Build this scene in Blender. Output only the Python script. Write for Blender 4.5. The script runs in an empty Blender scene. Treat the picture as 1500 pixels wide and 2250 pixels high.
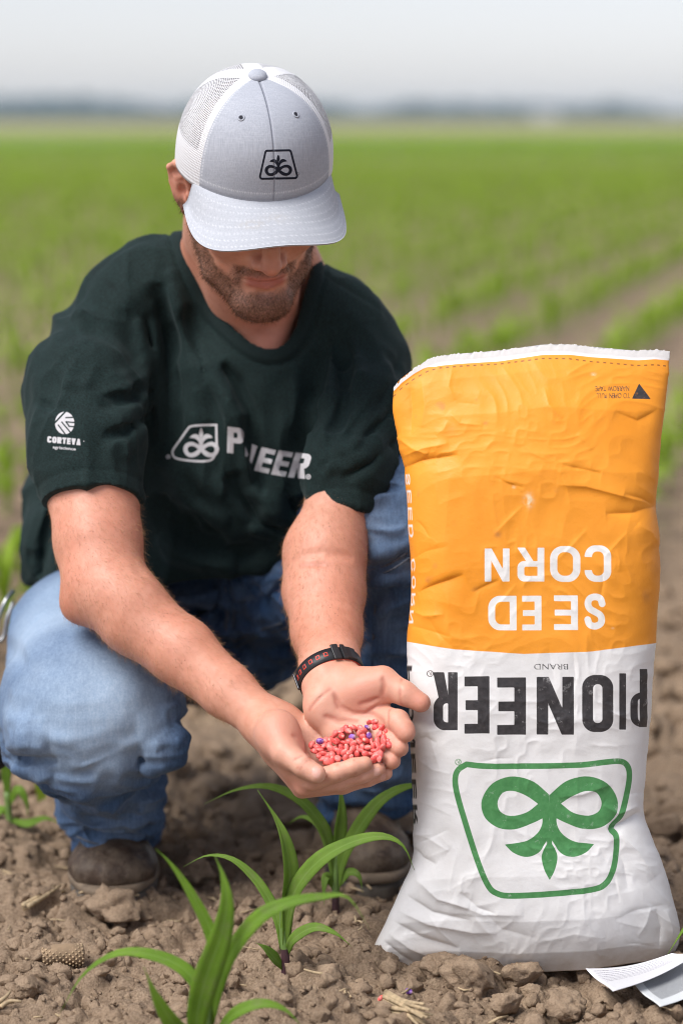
import bpy, bmesh, math, random, hashlib
import numpy as np
from mathutils import Vector, Matrix

random.seed(11)
SC = bpy.context.scene
COL = SC.collection

# ------------------------------------------------------------------ camera
FPX = 5312.0                      # focal length in photo pixels (85 mm on a 36 mm tall frame)
CAMH = 1.03
PITCH = math.atan((1125 - 258) / FPX)
cam_data = bpy.data.cameras.new('camera')
cam = bpy.data.objects.new('camera', cam_data); COL.objects.link(cam)
cam.location = (0, 0, CAMH)
cam.rotation_euler = (math.pi / 2 - PITCH, 0, 0)
cam_data.sensor_fit = 'VERTICAL'; cam_data.sensor_height = 36.0; cam_data.sensor_width = 24.0
cam_data.lens = 85.0
cam_data.clip_start = 0.05; cam_data.clip_end = 8000
cam_data.dof.use_dof = True
cam_data.dof.focus_distance = 2.90
cam_data.dof.aperture_fstop = 2.4
SC.camera = cam
# ------------------------------------------------------------------ sky, sun, exposure
SUN_EL, SUN_AZ = math.radians(54), math.radians(230)      # azimuth: where the sun stands, clockwise from +Y
w = bpy.data.worlds.new('World'); SC.world = w; w.use_nodes = True
nt = w.node_tree; nt.nodes.clear()
sky = nt.nodes.new('ShaderNodeTexSky'); sky.sky_type = 'NISHITA'; sky.sun_disc = False
sky.sun_elevation = SUN_EL; sky.sun_rotation = SUN_AZ
sky.air_density = 1.0; sky.dust_density = 0.6; sky.ozone_density = 1.0; sky.altitude = 0
hs = nt.nodes.new('ShaderNodeHueSaturation'); hs.inputs['Saturation'].default_value = 0.35
bg = nt.nodes.new('ShaderNodeBackground'); bg.inputs['Strength'].default_value = 0.083
wo = nt.nodes.new('ShaderNodeOutputWorld')
tn = nt.nodes.new('ShaderNodeMix'); tn.data_type = 'RGBA'; tn.blend_type = 'MULTIPLY'; tn.inputs[0].default_value = 1.0; tn.inputs[7].default_value = (.965, .955, 1.03, 1)
nt.links.new(sky.outputs[0], hs.inputs['Color']); nt.links.new(hs.outputs[0], tn.inputs[6]); nt.links.new(tn.outputs[2], bg.inputs['Color']); nt.links.new(bg.outputs[0], wo.inputs['Surface'])
sl = bpy.data.lights.new('sun', 'SUN'); sl.energy = 2.5; sl.angle = math.radians(36); sl.color = (1.0, 0.97, 0.93)
sun = bpy.data.objects.new('sun', sl); COL.objects.link(sun)
sd = Vector((math.sin(SUN_AZ) * math.cos(SUN_EL), math.cos(SUN_AZ) * math.cos(SUN_EL), math.sin(SUN_EL)))
sun.rotation_euler = sd.to_track_quat('Z', 'Y').to_euler(); sun.location = (0, 0, 30)
SC.view_settings.view_transform = 'Standard'; SC.view_settings.look = 'None'
SC.view_settings.exposure = 0.85; SC.view_settings.gamma = 1.0; SC.view_settings.use_curve_mapping = False
SC.render.engine = 'CYCLES'
SC.cycles.use_denoising = True; SC.cycles.filter_width = 1.0
SC.cycles.use_adaptive_sampling = True; SC.cycles.adaptive_threshold = .02
SC.cycles.max_bounces = 8; SC.cycles.diffuse_bounces = 3; SC.cycles.glossy_bounces = 3
SC.cycles.transparent_max_bounces = 12; SC.cycles.volume_bounces = 0
from concurrent.futures import ThreadPoolExecutor
# ------------------------------------------------------------------ measuring: photo pixel + distance -> place
CP, SP = math.cos(PITCH), math.sin(PITCH)
def W(px, py, Y):
    dx = (px - 750.0) / FPX; dy = (1125.0 - py) / FPX
    t = Y / (CP + dy * SP)
    return np.array([dx * t, Y, CAMH + t * (-SP + dy * CP)])
def G(px, py, z=0.0):
    dx = (px - 750.0) / FPX; dy = (1125.0 - py) / FPX
    t = (z - CAMH) / (-SP + dy * CP)
    return np.array([dx * t, t * (CP + dy * SP), z])
def PXS(P):
    P = np.asarray(P, float); z = P[..., 2] - CAMH
    d = P[..., 1] * CP - z * SP; u = P[..., 1] * SP + z * CP
    return np.stack([750 + FPX * P[..., 0] / d, 1125 - FPX * u / d], -1)

# ------------------------------------------------------------------ scene helpers
def link(o, parent=None):
    COL.objects.link(o)
    if parent is not None: o.parent = parent
    return o
def tag(o, label=None, cat=None, group=None, kind=None):
    if label: o['label'] = label
    if cat: o['category'] = cat
    if group: o['group'] = group
    if kind: o['kind'] = kind
    return o
def empty(name, loc=(0, 0, 0)):
    o = bpy.data.objects.new(name, None); o.empty_display_size = 0.05
    COL.objects.link(o); o.location = loc
    return o
def mesh_data(name, V, F, smooth=True):
    """V (n,3); F (m,3|4) int array or list of lists"""
    me = bpy.data.meshes.new(name)
    V = np.asarray(V, np.float32)
    if isinstance(F, np.ndarray):
        m, k = F.shape
        me.vertices.add(len(V)); me.vertices.foreach_set('co', V.ravel())
        me.loops.add(m * k); me.loops.foreach_set('vertex_index', F.astype(np.int32).ravel())
        me.polygons.add(m); me.polygons.foreach_set('loop_start', np.arange(0, m * k, k, dtype=np.int32))
        me.polygons.foreach_set('loop_total', np.full(m, k, np.int32))
        me.update(calc_edges=True); me.validate()
    else:
        me.from_pydata([tuple(map(float, v)) for v in V], [], F); me.update()
    if smooth: me.polygons.foreach_set('use_smooth', np.ones(len(me.polygons), bool))
    return me
def attr(me, name, vals):
    a = me.attributes.new(name, 'FLOAT', 'POINT'); a.data.foreach_set('value', np.asarray(vals, np.float32).ravel())
def mobj(name, V, F, mat=None, parent=None, smooth=True, attrs=None):
    me = V if isinstance(V, bpy.types.Mesh) else mesh_data(name, V, F, smooth)
    if attrs:
        for k, v in attrs.items(): attr(me, k, v)
    o = bpy.data.objects.new(name, me); link(o, parent)
    if mat is not None and not me.materials: me.materials.append(mat)
    if parent is not None and parent.type == 'EMPTY':
        o.matrix_parent_inverse = Matrix.Translation(-Vector(parent.location))
    return o
def merge(parts):
    Vs, Fs, n = [], [], 0
    for V, F in parts:
        V = np.asarray(V, float); F = np.asarray(F, int)
        if F.shape[1] == 3: F = np.concatenate([F, F[:, 2:3]], 1)
        Vs.append(V); Fs.append(F + n); n += len(V)
    return np.concatenate(Vs), np.concatenate(Fs)
def quads_to_mesh(name, V, F, smooth=True):
    """quads that may hold degenerate (triangle) rows"""
    F = np.asarray(F); t = F[:, 2] == F[:, 3]
    lt = np.where(t, 3, 4).astype(np.int32)
    flat = F.ravel()[np.stack([np.ones(len(F), bool)] * 3 + [~t], 1).ravel()]
    me = bpy.data.meshes.new(name); V = np.asarray(V, np.float32)
    me.vertices.add(len(V)); me.vertices.foreach_set('co', V.ravel())
    me.loops.add(len(flat)); me.loops.foreach_set('vertex_index', flat.astype(np.int32))
    me.polygons.add(len(F)); me.polygons.foreach_set('loop_start', np.concatenate([[0], np.cumsum(lt)[:-1]]).astype(np.int32))
    me.polygons.foreach_set('loop_total', lt)
    me.update(calc_edges=True); me.validate()
    if smooth: me.polygons.foreach_set('use_smooth', np.ones(len(me.polygons), bool))
    return me
def grid_faces(nu, nv, wrap_u=False):
    """verts index = j*nu+i"""
    i = np.arange(nu if wrap_u else nu - 1); j = np.arange(nv - 1)
    I, J = np.meshgrid(i, j); I2 = (I + 1) % nu
    return np.stack([J * nu + I, J * nu + I2, (J + 1) * nu + I2, (J + 1) * nu + I], -1).reshape(-1, 4)
def spline(P, n):
    """Catmull-Rom through rows of P, n samples (all columns)"""
    P = np.asarray(P, float); m = len(P)
    Q = np.concatenate([[2 * P[0] - P[1]], P, [2 * P[-1] - P[-2]]])
    t = np.linspace(0, m - 1, n); i = np.minimum(t.astype(int), m - 2); f = (t - i)[:, None]
    a, b, c, d = Q[i], Q[i + 1], Q[i + 2], Q[i + 3]
    return 0.5 * (2 * b + (c - a) * f + (2 * a - 5 * b + 4 * c - d) * f ** 2 + (3 * b - a - 3 * c + d) * f ** 3)
def tube(path, rad, seg=8, cap=True):
    path = np.asarray(path, float); n = len(path); rad = np.broadcast_to(np.asarray(rad, float), (n,))
    T = np.gradient(path, axis=0); T /= np.linalg.norm(T, axis=1)[:, None] + 1e-12
    up = np.array([0, 0, 1.0]) if abs(T[0, 2]) < .9 else np.array([1.0, 0, 0])
    V = []
    nrm = np.cross(T[0], up); nrm /= np.linalg.norm(nrm)
    for k in range(n):
        nrm = nrm - T[k] * nrm.dot(T[k]); nrm /= np.linalg.norm(nrm)
        b = np.cross(T[k], nrm); a = np.linspace(0, 2 * np.pi, seg, endpoint=False)
        V.append(path[k] + rad[k] * (np.cos(a)[:, None] * nrm + np.sin(a)[:, None] * b))
    V = np.concatenate(V); F = grid_faces(seg, n, True)
    if cap:
        V = np.concatenate([V, path[:1], path[-1:]]); c0, c1 = len(V) - 2, len(V) - 1
        a = np.arange(seg); b = (a + 1) % seg
        F = np.concatenate([F, np.stack([b, a, np.full(seg, c0), np.full(seg, c0)], 1),
                            np.stack([a + (n - 1) * seg, b + (n - 1) * seg, np.full(seg, c1), np.full(seg, c1)], 1)])
    return V, F
_ico = {}
def ico(sub):
    if sub not in _ico:
        bm = bmesh.new(); bmesh.ops.create_icosphere(bm, subdivisions=sub, radius=1)
        V = np.array([v.co[:] for v in bm.verts]); F = np.array([[v.index for v in f.verts] for f in bm.faces]); bm.free()
        _ico[sub] = (V, F)
    return _ico[sub]
def rotz(a): c, s = math.cos(a), math.sin(a); return np.array([[c, -s, 0], [s, c, 0], [0, 0, 1.0]])
def rotx(a): c, s = math.cos(a), math.sin(a); return np.array([[1.0, 0, 0], [0, c, -s], [0, s, c]])
def roty(a): c, s = math.cos(a), math.sin(a); return np.array([[c, 0, s], [0, 1.0, 0], [-s, 0, c]])
def rrot(rng):
    q = rng.normal(size=4); q /= np.linalg.norm(q); a, b, c, d = q
    return np.array([[1-2*(c*c+d*d), 2*(b*c-a*d), 2*(b*d+a*c)], [2*(b*c+a*d), 1-2*(b*b+d*d), 2*(c*d-a*b)], [2*(b*d-a*c), 2*(c*d+a*b), 1-2*(b*b+c*c)]])

# ------------------------------------------------------------------ noise
def _h(ix, iy, iz, s):
    h = (ix * 374761393 + iy * 668265263 + iz * 2147483647 + s * 974634777) & 0xFFFFFFFF
    h = ((h ^ (h >> 13)) * 1274126177) & 0xFFFFFFFF
    h = ((h ^ (h >> 16)) * 2246822519) & 0xFFFFFFFF
    return ((h ^ (h >> 15)) & 0xFFFFFF) / float(0xFFFFFF)
def vnoise(P, scale=1.0, seed=0):
    P = np.asarray(P, float) * scale
    i = np.floor(P).astype(np.int64); f = P - i; f = f * f * f * (f * (f * 6 - 15) + 10)
    x, y, z = i[..., 0], i[..., 1], i[..., 2]; fx, fy, fz = f[..., 0], f[..., 1], f[..., 2]
    def l(a, b, t): return a + (b - a) * t
    r = l(l(l(_h(x, y, z, seed), _h(x+1, y, z, seed), fx), l(_h(x, y+1, z, seed), _h(x+1, y+1, z, seed), fx), fy),
          l(l(_h(x, y, z+1, seed), _h(x+1, y, z+1, seed), fx), l(_h(x, y+1, z+1, seed), _h(x+1, y+1, z+1, seed), fx), fy), fz)
    return r * 2 - 1
def fbm(P, scale, octv=4, seed=0, gain=.5):
    r = 0; a = 1
    for o in range(octv): r = r + a * vnoise(P, scale * 2 ** o, seed + o); a *= gain
    return r
def worley2(x, y, cell, seed=0):
    """distance to nearest feature and its random id, 2D"""
    gx = np.floor(x / cell).astype(np.int64); gy = np.floor(y / cell).astype(np.int64)
    best = np.full(x.shape, 9.0); rid = np.zeros(x.shape); sec = np.full(x.shape, 9.0)
    z = np.zeros_like(gx)
    for dx in (-1, 0, 1):
        for dy in (-1, 0, 1):
            cx, cy = gx + dx, gy + dy
            px = cx + _h(cx, cy, z, seed); py = cy + _h(cx, cy, z, seed + 7)
            d = np.hypot(x / cell - px, y / cell - py); n = d < best
            sec = np.where(n, best, np.minimum(sec, d)); rid = np.where(n, _h(cx, cy, z, seed + 13), rid); best = np.where(n, d, best)
    return best, rid, sec
def sstep(a, b, x): t = np.clip((x - a) / (b - a), 0, 1); return t * t * (3 - 2 * t)

# ------------------------------------------------------------------ implicit modelling: round cones, ellipsoids, smooth blends
def nrm3(q): return np.sqrt(q[..., 0] ** 2 + q[..., 1] ** 2 + q[..., 2] ** 2)
def smin(a, b, k):
    if k <= 0: return np.minimum(a, b)
    h = np.maximum(k - np.abs(a - b), 0) / k
    return np.minimum(a, b) - h * h * np.float32(k * .25)
def smax(a, b, k): return -smin(-a, -b, k)
def seg_dist(P, A, B):
    ba = B - A; q = P - A; t = np.clip((q @ ba) / np.float32(ba @ ba + 1e-12), 0, 1)
    return t, q - t[..., None] * ba
class SDF:
    def __init__(s): s.pr = []; s.disp = []; s.lines = []
    def add(s, f, c, r, k, op): s.pr.append((f, np.asarray(c, float), float(r), k, op))
    def cone(s, a, ra, b, rb, k=.01, op='u', flat=None, bend=0):
        a = np.asarray(a, np.float32); b = np.asarray(b, np.float32)
        if flat is not None:
            n = np.asarray(flat[0], np.float32); n = n / np.linalg.norm(n); fs = flat[1]
        def f(P):
            t, q = seg_dist(P, a, b)
            if flat is not None:
                qn = q @ n; q = q + n * ((1 / fs - 1) * qn)[..., None]
                L = nrm3(q); return (L - (ra + t * (rb - ra))) * min(fs, 1.0) if fs < 1 else L - (ra + t * (rb - ra))
            return nrm3(q) - (ra + t * (rb - ra))
        s.add(f, (a + b) / 2, np.linalg.norm(b - a) / 2 + max(ra, rb) * (max(1, flat[1]) if flat is not None else 1), k, op)
    def chain(s, pts, rad, k=.01, op='u', flat=None, kin=None):
        """polyline of round cones blended among themselves with kin, then into the rest with k"""
        pts = [np.asarray(p, np.float32) for p in pts]; kk = kin if kin is not None else min(rad) * .5
        nn = None
        if flat is not None: nn = np.asarray(flat[0], np.float32); nn = nn / np.linalg.norm(nn); fs = flat[1]
        segb = [((pts[i] + pts[i + 1]) / 2, np.linalg.norm(pts[i + 1] - pts[i]) / 2 + max(rad[i], rad[i + 1]) * (max(1, flat[1]) if flat is not None else 1)) for i in range(len(pts) - 1)]
        def f(P):
            r = None; blk = P.ndim == 4
            if blk: bc = (P[0, 0, 0] + P[-1, -1, -1]) / 2; br = np.linalg.norm(P[-1, -1, -1] - P[0, 0, 0]) / 2; lows = [np.linalg.norm(bc - m_) - b_ - br for m_, b_ in segb]; lim = max(min(lows), 0) + .012 + kk
            for i in range(len(pts) - 1):
                if blk and lows[i] > lim: continue
                t, q = seg_dist(P, pts[i], pts[i + 1]); R = rad[i] + t * (rad[i + 1] - rad[i])
                if nn is not None: q = q + nn * ((1 / fs - 1) * (q @ nn))[..., None]
                d = nrm3(q) - R
                if nn is not None: d = d * min(fs, 1)
                r = d if r is None else smin(r, d, kk)
            return r
        A = np.array(pts); c = (A.min(0) + A.max(0)) / 2
        s.add(f, c, np.max(np.linalg.norm(A - c, axis=1)) + max(rad) * (max(1, flat[1]) if flat is not None else 1), k, op)
    def ell(s, c, r, R=None, k=.01, op='u'):
        c = np.asarray(c, np.float32); r = np.asarray(r, np.float32); R = np.eye(3, dtype=np.float32) if R is None else np.asarray(R, np.float32)
        def f(P):
            q = (P - c) @ R            # columns of R = local axes
            q = q / r; k0 = nrm3(q); k1 = nrm3(q / r) + 1e-9
            return k0 * (k0 - 1) / k1
        s.add(f, c, r.max(), k, op)
    def half(s, c, n, k=.003, op='i'):
        """keep the side the normal points away from"""
        c = np.asarray(c, float); n = np.asarray(n, float); n = n / np.linalg.norm(n)
        s.add(lambda P: (P - c) @ n, c, 1e3, k, op)
    def fold(s, pts, width, amp, taper=True, sy=1.0):
        """ridge (amp > 0) or groove (amp < 0) along a polyline"""
        A = np.array([np.asarray(p, np.float32) for p in pts]); c = (A.min(0) + A.max(0)) / 2
        R = np.max(np.linalg.norm(A - c, axis=1)) + width * 2.4 / sy
        L = np.concatenate([[0], np.cumsum(np.linalg.norm(np.diff(A, axis=0), axis=1))]); tot = L[-1]
        if amp < 0 and width < .0045: s.lines.append((A.astype(float), width))
        def f(P):
            best = np.full(P.shape[:-1], 9.0, np.float32); ta = np.zeros(P.shape[:-1], np.float32); blk = P.ndim == 4
            if blk: bc = (P[0, 0, 0] + P[-1, -1, -1]) / 2; br = np.linalg.norm(P[-1, -1, -1] - P[0, 0, 0]) / 2
            for i in range(len(A) - 1):
                if blk and np.linalg.norm(bc - (A[i] + A[i + 1]) / 2) - np.linalg.norm(A[i + 1] - A[i]) / 2 - br > 2.4 * width / sy: continue
                t, q = seg_dist(P, A[i], A[i + 1])
                if sy != 1: q[..., 1] *= np.float32(sy)
                d = nrm3(q); n = d < best
                best = np.where(n, d, best); ta = np.where(n, (L[i] + t * (L[i + 1] - L[i])) / tot, ta)
            e = np.exp(-(best / width) ** 2) * amp
            if taper: e = e * np.clip(4 * ta * (1 - ta), 0, 1) ** .6
            return e
        s.disp.append((f, c, R))
    def sub(s, o, c, r, k=.0004):
        def f(P):
            Q = P.reshape(-1, 3); cc = (Q.min(0) + Q.max(0)) / 2; rr = np.linalg.norm(Q.max(0) - Q.min(0)) / 2
            return o.ev(P, (cc, rr) if rr < .2 else None)
        s.add(f, c, r, k, 'u')
    def disp_fn(s, f, c=(0, 0, 0), R=1e3): s.disp.append((f, np.asarray(c, float), R))
    def ev(s, P, cull=None):
        d = np.full(P.shape[:-1], 1.0, np.float32); pr, dp = s.pr, s.disp
        if cull is not None:
            if getattr(s, 'n_', None) != (len(pr), len(dp)):
                s.c_ = np.array([p[1] for p in pr]); s.r_ = np.array([p[2] * 1.05 + p[3] + .02 if p[4] != 'i' and p[2] < 100 else 1e6 for p in pr])
                s.dc_ = np.array([p[1] for p in dp]).reshape(-1, 3); s.dr_ = np.array([p[2] for p in dp]); s.n_ = (len(pr), len(dp))
            pr = [pr[i] for i in np.flatnonzero(((s.c_ - cull[0]) ** 2).sum(1) < (s.r_ + cull[1]) ** 2)]
            dp = [dp[i] for i in np.flatnonzero(((s.dc_ - cull[0]) ** 2).sum(1) < (s.dr_ + cull[1]) ** 2)]
        for f, c, r, k, op in pr:
            v = f(P)
            if op == 'u': d = smin(d, v, k)
            elif op == 's': d = smax(d, -v, k)
            elif op == 'i': d = smax(d, v, k)
        for f, c, R in dp: d = d - f(P)
        return d
    def hit(s, px, py, y0, y1, n=260):
        """distance at which the ray through a photo pixel enters the solid (None when it misses)"""
        Ys = np.linspace(y0, y1, n); P = np.stack([W(px, py, Y) for Y in Ys]); d = s.ev(P)
        i = np.argmax(d < 0)
        return Ys[i] if d[i] < 0 else None
    def hits(s, L, n=70):
        """the same for a list of (px, py, y0, y1)"""
        P = np.stack([np.stack([W(px, py, Y) for Y in np.linspace(y0, y1, n)]) for px, py, y0, y1 in L]).astype(np.float32)
        d = s.ev(P); i = (d < 0).argmax(1); ok = d[np.arange(len(L)), i] < 0
        return [P[k, i[k], 1] if ok[k] else None for k in range(len(L))]
    def mesh(s, lo, hi, h, B=16, slack=.006, keep=None):
        lo = np.asarray(lo, float); hi = np.asarray(hi, float)
        nb = np.ceil((hi - lo) / (h * B)).astype(int)
        g = np.stack(np.meshgrid(*[np.arange(n) for n in nb], indexing='ij'), -1).reshape(-1, 3)
        cen = lo + (g + .5) * B * h; rad = B * h * math.sqrt(3) / 2
        act = np.ones(len(cen), bool) if keep is None else keep(cen)
        act[act] = np.abs(s.ev(cen[act])) < rad * 1.02 + slack
        N = (nb * B + 2).astype(np.int64)
        ar = np.arange(B + 1)
        loc = np.stack(np.meshgrid(ar, ar, ar, indexing='ij'), -1)
        def one(job):
            bg_, c = job; quads = []
            base = bg_ * B
            P = (lo + (loc + base) * h).astype(np.float32)
            D = s.ev(P, (c, rad)); S = D < 0
            if S.all() or not S.any(): return None
            cnt = np.zeros((B, B, B)); acc = np.zeros((B, B, B, 3))
            for ax in range(3):
                sl0 = [slice(None)] * 3; sl1 = [slice(None)] * 3; sl0[ax] = slice(0, B); sl1[ax] = slice(1, B + 1)
                a, b = D[tuple(sl0)], D[tuple(sl1)]; cr = (a < 0) != (b < 0)
                t = np.where(cr, a / np.where(a - b == 0, 1, a - b), 0)
                o1, o2 = [q for q in range(3) if q != ax]
                for e1 in (0, 1):
                    for e2 in (0, 1):
                        sl = [None] * 3; sl[ax] = slice(0, B); sl[o1] = slice(e1, e1 + B); sl[o2] = slice(e2, e2 + B)
                        m = cr[tuple(sl)]; tt = t[tuple(sl)]
                        cnt += m
                        acc[..., ax] += m * tt; acc[..., o1] += m * e1; acc[..., o2] += m * e2
                # quads on grid edges owned by this block (interior start index 0..B-1 in the other axes)
                sl = [slice(0, B)] * 3; m = cr[tuple(sl)]; ii = np.argwhere(m) + base
                if len(ii):
                    neg = a[tuple(sl)][m] < 0
                    d1 = np.zeros(3, int); d2 = np.zeros(3, int); d1[o1] = 1; d2[o2] = 1
                    q = np.stack([ii, ii - d1, ii - d1 - d2, ii - d2], 1)
                    flip = neg if ax != 1 else ~neg
                    q = np.where(flip[:, None, None], q, q[:, ::-1])
                    quads.append(q)
            m = cnt > 0; ij = np.argwhere(m)
            return ij + base, lo + (ij + base + acc[m] / cnt[m][:, None]) * h, quads
        with ThreadPoolExecutor(4) as ex: res = [r for r in ex.map(one, zip(g[act], cen[act])) if r is not None]
        cid = np.concatenate([r[0] for r in res]); cpos = np.concatenate([r[1] for r in res]); quads = np.concatenate([q for r in res for q in r[2]])
        key = lambda q: (q[..., 0] * N[1] + q[..., 1]) * N[2] + q[..., 2]
        kc = key(cid); o = np.argsort(kc); kc = kc[o]; V = cpos[o]
        kq = key(quads); ix = np.clip(np.searchsorted(kc, kq), 0, len(kc) - 1)
        ok = (kc[ix] == kq).all(1)
        F = ix[ok]
        n = np.cross(V[F[:, 2]] - V[F[:, 0]], V[F[:, 3]] - V[F[:, 1]])
        if (n * (V[F[:, 0]] - V.mean(0))).sum() < 0: F = F[:, ::-1]
        return V, F
def smooth_mesh(V, F, it=1, lam=.5, mask=None):
    n = len(V); E = np.concatenate([F[:, [0, 1]], F[:, [1, 2]], F[:, [2, 3]], F[:, [3, 0]]])
    for _ in range(it):
        acc = np.zeros_like(V); c = np.zeros(n)
        for k in range(3): acc[:, k] = np.bincount(E[:, 0], V[E[:, 1], k], n) + np.bincount(E[:, 1], V[E[:, 0], k], n)
        c = np.bincount(E[:, 0], minlength=n) + np.bincount(E[:, 1], minlength=n)
        d = lam * (acc / np.maximum(c, 1)[:, None] - V)
        V = V + (d if mask is None else d * mask[:, None])
    return V
def vnormals(V, F):
    n = np.cross(V[F[:, 2]] - V[F[:, 0]], V[F[:, 3]] - V[F[:, 1]]); r = np.zeros_like(V)
    for k in range(4):
        for a in range(3): r[:, a] += np.bincount(F[:, k], n[:, a], len(V))
    return r / (np.linalg.norm(r, axis=1)[:, None] + 1e-12)
def biggest(V, F):
    """drop loose specks: keep the largest connected piece"""
    lab = np.arange(len(V))
    while True:
        m = lab[F].min(1); new = lab.copy()
        for k in range(4): np.minimum.at(new, F[:, k], m)
        new = new[new]
        if (new == lab).all(): break
        lab = new
    u, c = np.unique(lab[F[:, 0]], return_counts=True); k = u[c.argmax()]
    V2, F2, _ = compact(V, F[lab[F[:, 0]] == k]); return V2, F2
def compact(V, F):
    u, inv = np.unique(F, return_inverse=True); return V[u], inv.reshape(F.shape), u

# ------------------------------------------------------------------ flat artwork as signed distance (negative inside)
def box2(x, y, cx, cy, hw, hh, r=0):
    qx = np.abs(x - cx) - hw + r; qy = np.abs(y - cy) - hh + r
    return np.hypot(np.maximum(qx, 0), np.maximum(qy, 0)) + np.minimum(np.maximum(qx, qy), 0) - r
def poly2(x, y, pts):
    pts = np.asarray(pts, float); d = np.full(x.shape, 1e9); ins = np.zeros(x.shape, bool)
    for (x0, y0), (x1, y1) in zip(pts, np.roll(pts, -1, 0)):
        ex, ey = x1 - x0, y1 - y0; t = np.clip(((x - x0) * ex + (y - y0) * ey) / (ex * ex + ey * ey + 1e-12), 0, 1)
        d = np.minimum(d, (x - x0 - t * ex) ** 2 + (y - y0 - t * ey) ** 2)
        c = ((y0 > y) != (y1 > y)) & (x < ex * (y - y0) / (ey if ey != 0 else 1e-12) + x0)
        ins ^= c
    d = np.sqrt(d); return np.where(ins, -d, d)
def line2(x, y, pts, w):
    """open stroke with half width w (scalar or per point)"""
    pts = np.asarray(pts, float); ws = np.broadcast_to(np.asarray(w, float), (len(pts),)); d = np.full(x.shape, 1e9)
    for i in range(len(pts) - 1):
        (x0, y0), (x1, y1) = pts[i], pts[i + 1]; ex, ey = x1 - x0, y1 - y0
        t = np.clip(((x - x0) * ex + (y - y0) * ey) / (ex * ex + ey * ey + 1e-12), 0, 1)
        d = np.minimum(d, np.hypot(x - x0 - t * ex, y - y0 - t * ey) - (ws[i] + t * (ws[i + 1] - ws[i])))
    return d
U2 = np.minimum
def letter(ch, x, y, wd, st):
    """block letter: x in 0..wd, y 0..1 upwards, stroke st"""
    h = st / 2
    if ch == 'I': return box2(x, y, h, .5, h, .5)
    if ch == 'E':
        d = box2(x, y, h, .5, h, .5); b = st * .42
        for yy in (b, .5, 1 - b): d = U2(d, box2(x, y, wd / 2, yy, wd / 2 - (.02 if yy == .5 else 0), b))
        return d
    if ch == 'F':
        d = box2(x, y, h, .5, h, .5); b = st * .42
        for yy in (.5, 1 - b): d = U2(d, box2(x, y, wd / 2, yy, wd / 2, b))
        return d
    if ch == 'L': return U2(box2(x, y, h, .5, h, .5), box2(x, y, wd / 2, st * .42, wd / 2, st * .42))
    if ch == 'T': return U2(box2(x, y, wd / 2, .5, h, .5), box2(x, y, wd / 2, 1 - st * .42, wd / 2, st * .42))
    if ch == 'N': return U2(U2(box2(x, y, h, .5, h, .5), box2(x, y, wd - h, .5, h, .5)), poly2(x, y, [(0, 1), (st * 1.05, 1), (wd, 0), (wd - st * 1.05, 0)]))
    if ch == 'O':
        o = box2(x, y, wd / 2, .5, wd / 2, .5, wd * .42); return np.maximum(o, -box2(x, y, wd / 2, .5, wd / 2 - st, .5 - st * .85, max(.02, wd * .42 - st * .8)))
    if ch in 'CG':
        o = box2(x, y, wd / 2, .5, wd / 2, .5, wd * .42); d = np.maximum(o, -box2(x, y, wd / 2, .5, wd / 2 - st, .5 - st * .85, max(.02, wd * .42 - st * .8)))
        return np.maximum(d, -box2(x, y, wd, .5, st * 1.2, .18))
    if ch == 'D':
        o = np.maximum(box2(x, y, wd / 2 - .2, .5, wd / 2 + .2, .5, wd * .42), -x); i = np.maximum(box2(x, y, wd / 2 - .2, .5, wd / 2 + .2 - st, .5 - st * .85, max(.02, wd * .42 - st * .8)), st - x)
        return np.maximum(o, -i)
    if ch in 'PRB':
        o = np.maximum(box2(x, y, wd / 2 - .2, .7, wd / 2 + .2, .3, .2), -x); i = np.maximum(box2(x, y, wd / 2 - .2, .7, wd / 2 + .2 - st, .3 - st * .82, .06), st - x)
        d = U2(np.maximum(o, -i), box2(x, y, h, .5, h, .5))
        if ch == 'R': d = U2(d, poly2(x, y, [(wd * .36, .46), (wd * .36 + st * 1.05, .46), (wd + .01, 0), (wd - st * 1.1, 0)]))
        if ch == 'B':
            o = np.maximum(box2(x, y, wd / 2 - .2, .28, wd / 2 + .2, .28, .2), -x); i = np.maximum(box2(x, y, wd / 2 - .2, .28, wd / 2 + .2 - st, .28 - st * .82, .06), st - x); d = U2(d, np.maximum(o, -i))
        return d
    if ch == 'V': return U2(poly2(x, y, [(0, 1), (st * 1.1, 1), (wd / 2 + st * .5, 0), (wd / 2 - st * .5, 0)]), poly2(x, y, [(wd, 1), (wd - st * 1.1, 1), (wd / 2 - st * .5, 0), (wd / 2 + st * .5, 0)]))
    if ch == 'A': return U2(U2(poly2(x, y, [(0, 0), (st * 1.1, 0), (wd / 2 + st * .5, 1), (wd / 2 - st * .5, 1)]), poly2(x, y, [(wd, 0), (wd - st * 1.1, 0), (wd / 2 - st * .5, 1), (wd / 2 + st * .5, 1)])), box2(x, y, wd / 2, .28, wd * .3, st * .36))
    if ch == 'S':
        P = [(.93, .74), (.82, .88), (.5, .93), (.18, .86), (.1, .73), (.2, .6), (.5, .51), (.8, .42), (.92, .28), (.82, .13), (.5, .07), (.18, .12), (.07, .27)]
        P = spline(np.array(P), 40) * np.array([wd - st, 1 - st * .15]); P[:, 0] += h; P[:, 1] = .5 + (P[:, 1] - P[:, 1].mean()) * (1 - st * .82) / .86
        return line2(x, y, P, h * .93)
    return np.full(x.shape, 9.0)
def word(x, y, s, wd, st, gap, widths={}):
    """x from 0, cap height 1"""
    d = np.full(x.shape, 9.0); c = 0
    for ch in s:
        ww = widths.get(ch, wd)
        if ch != ' ': d = U2(d, letter(ch, x - c, y, ww, st))
        c += ww + gap
    return d
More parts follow.
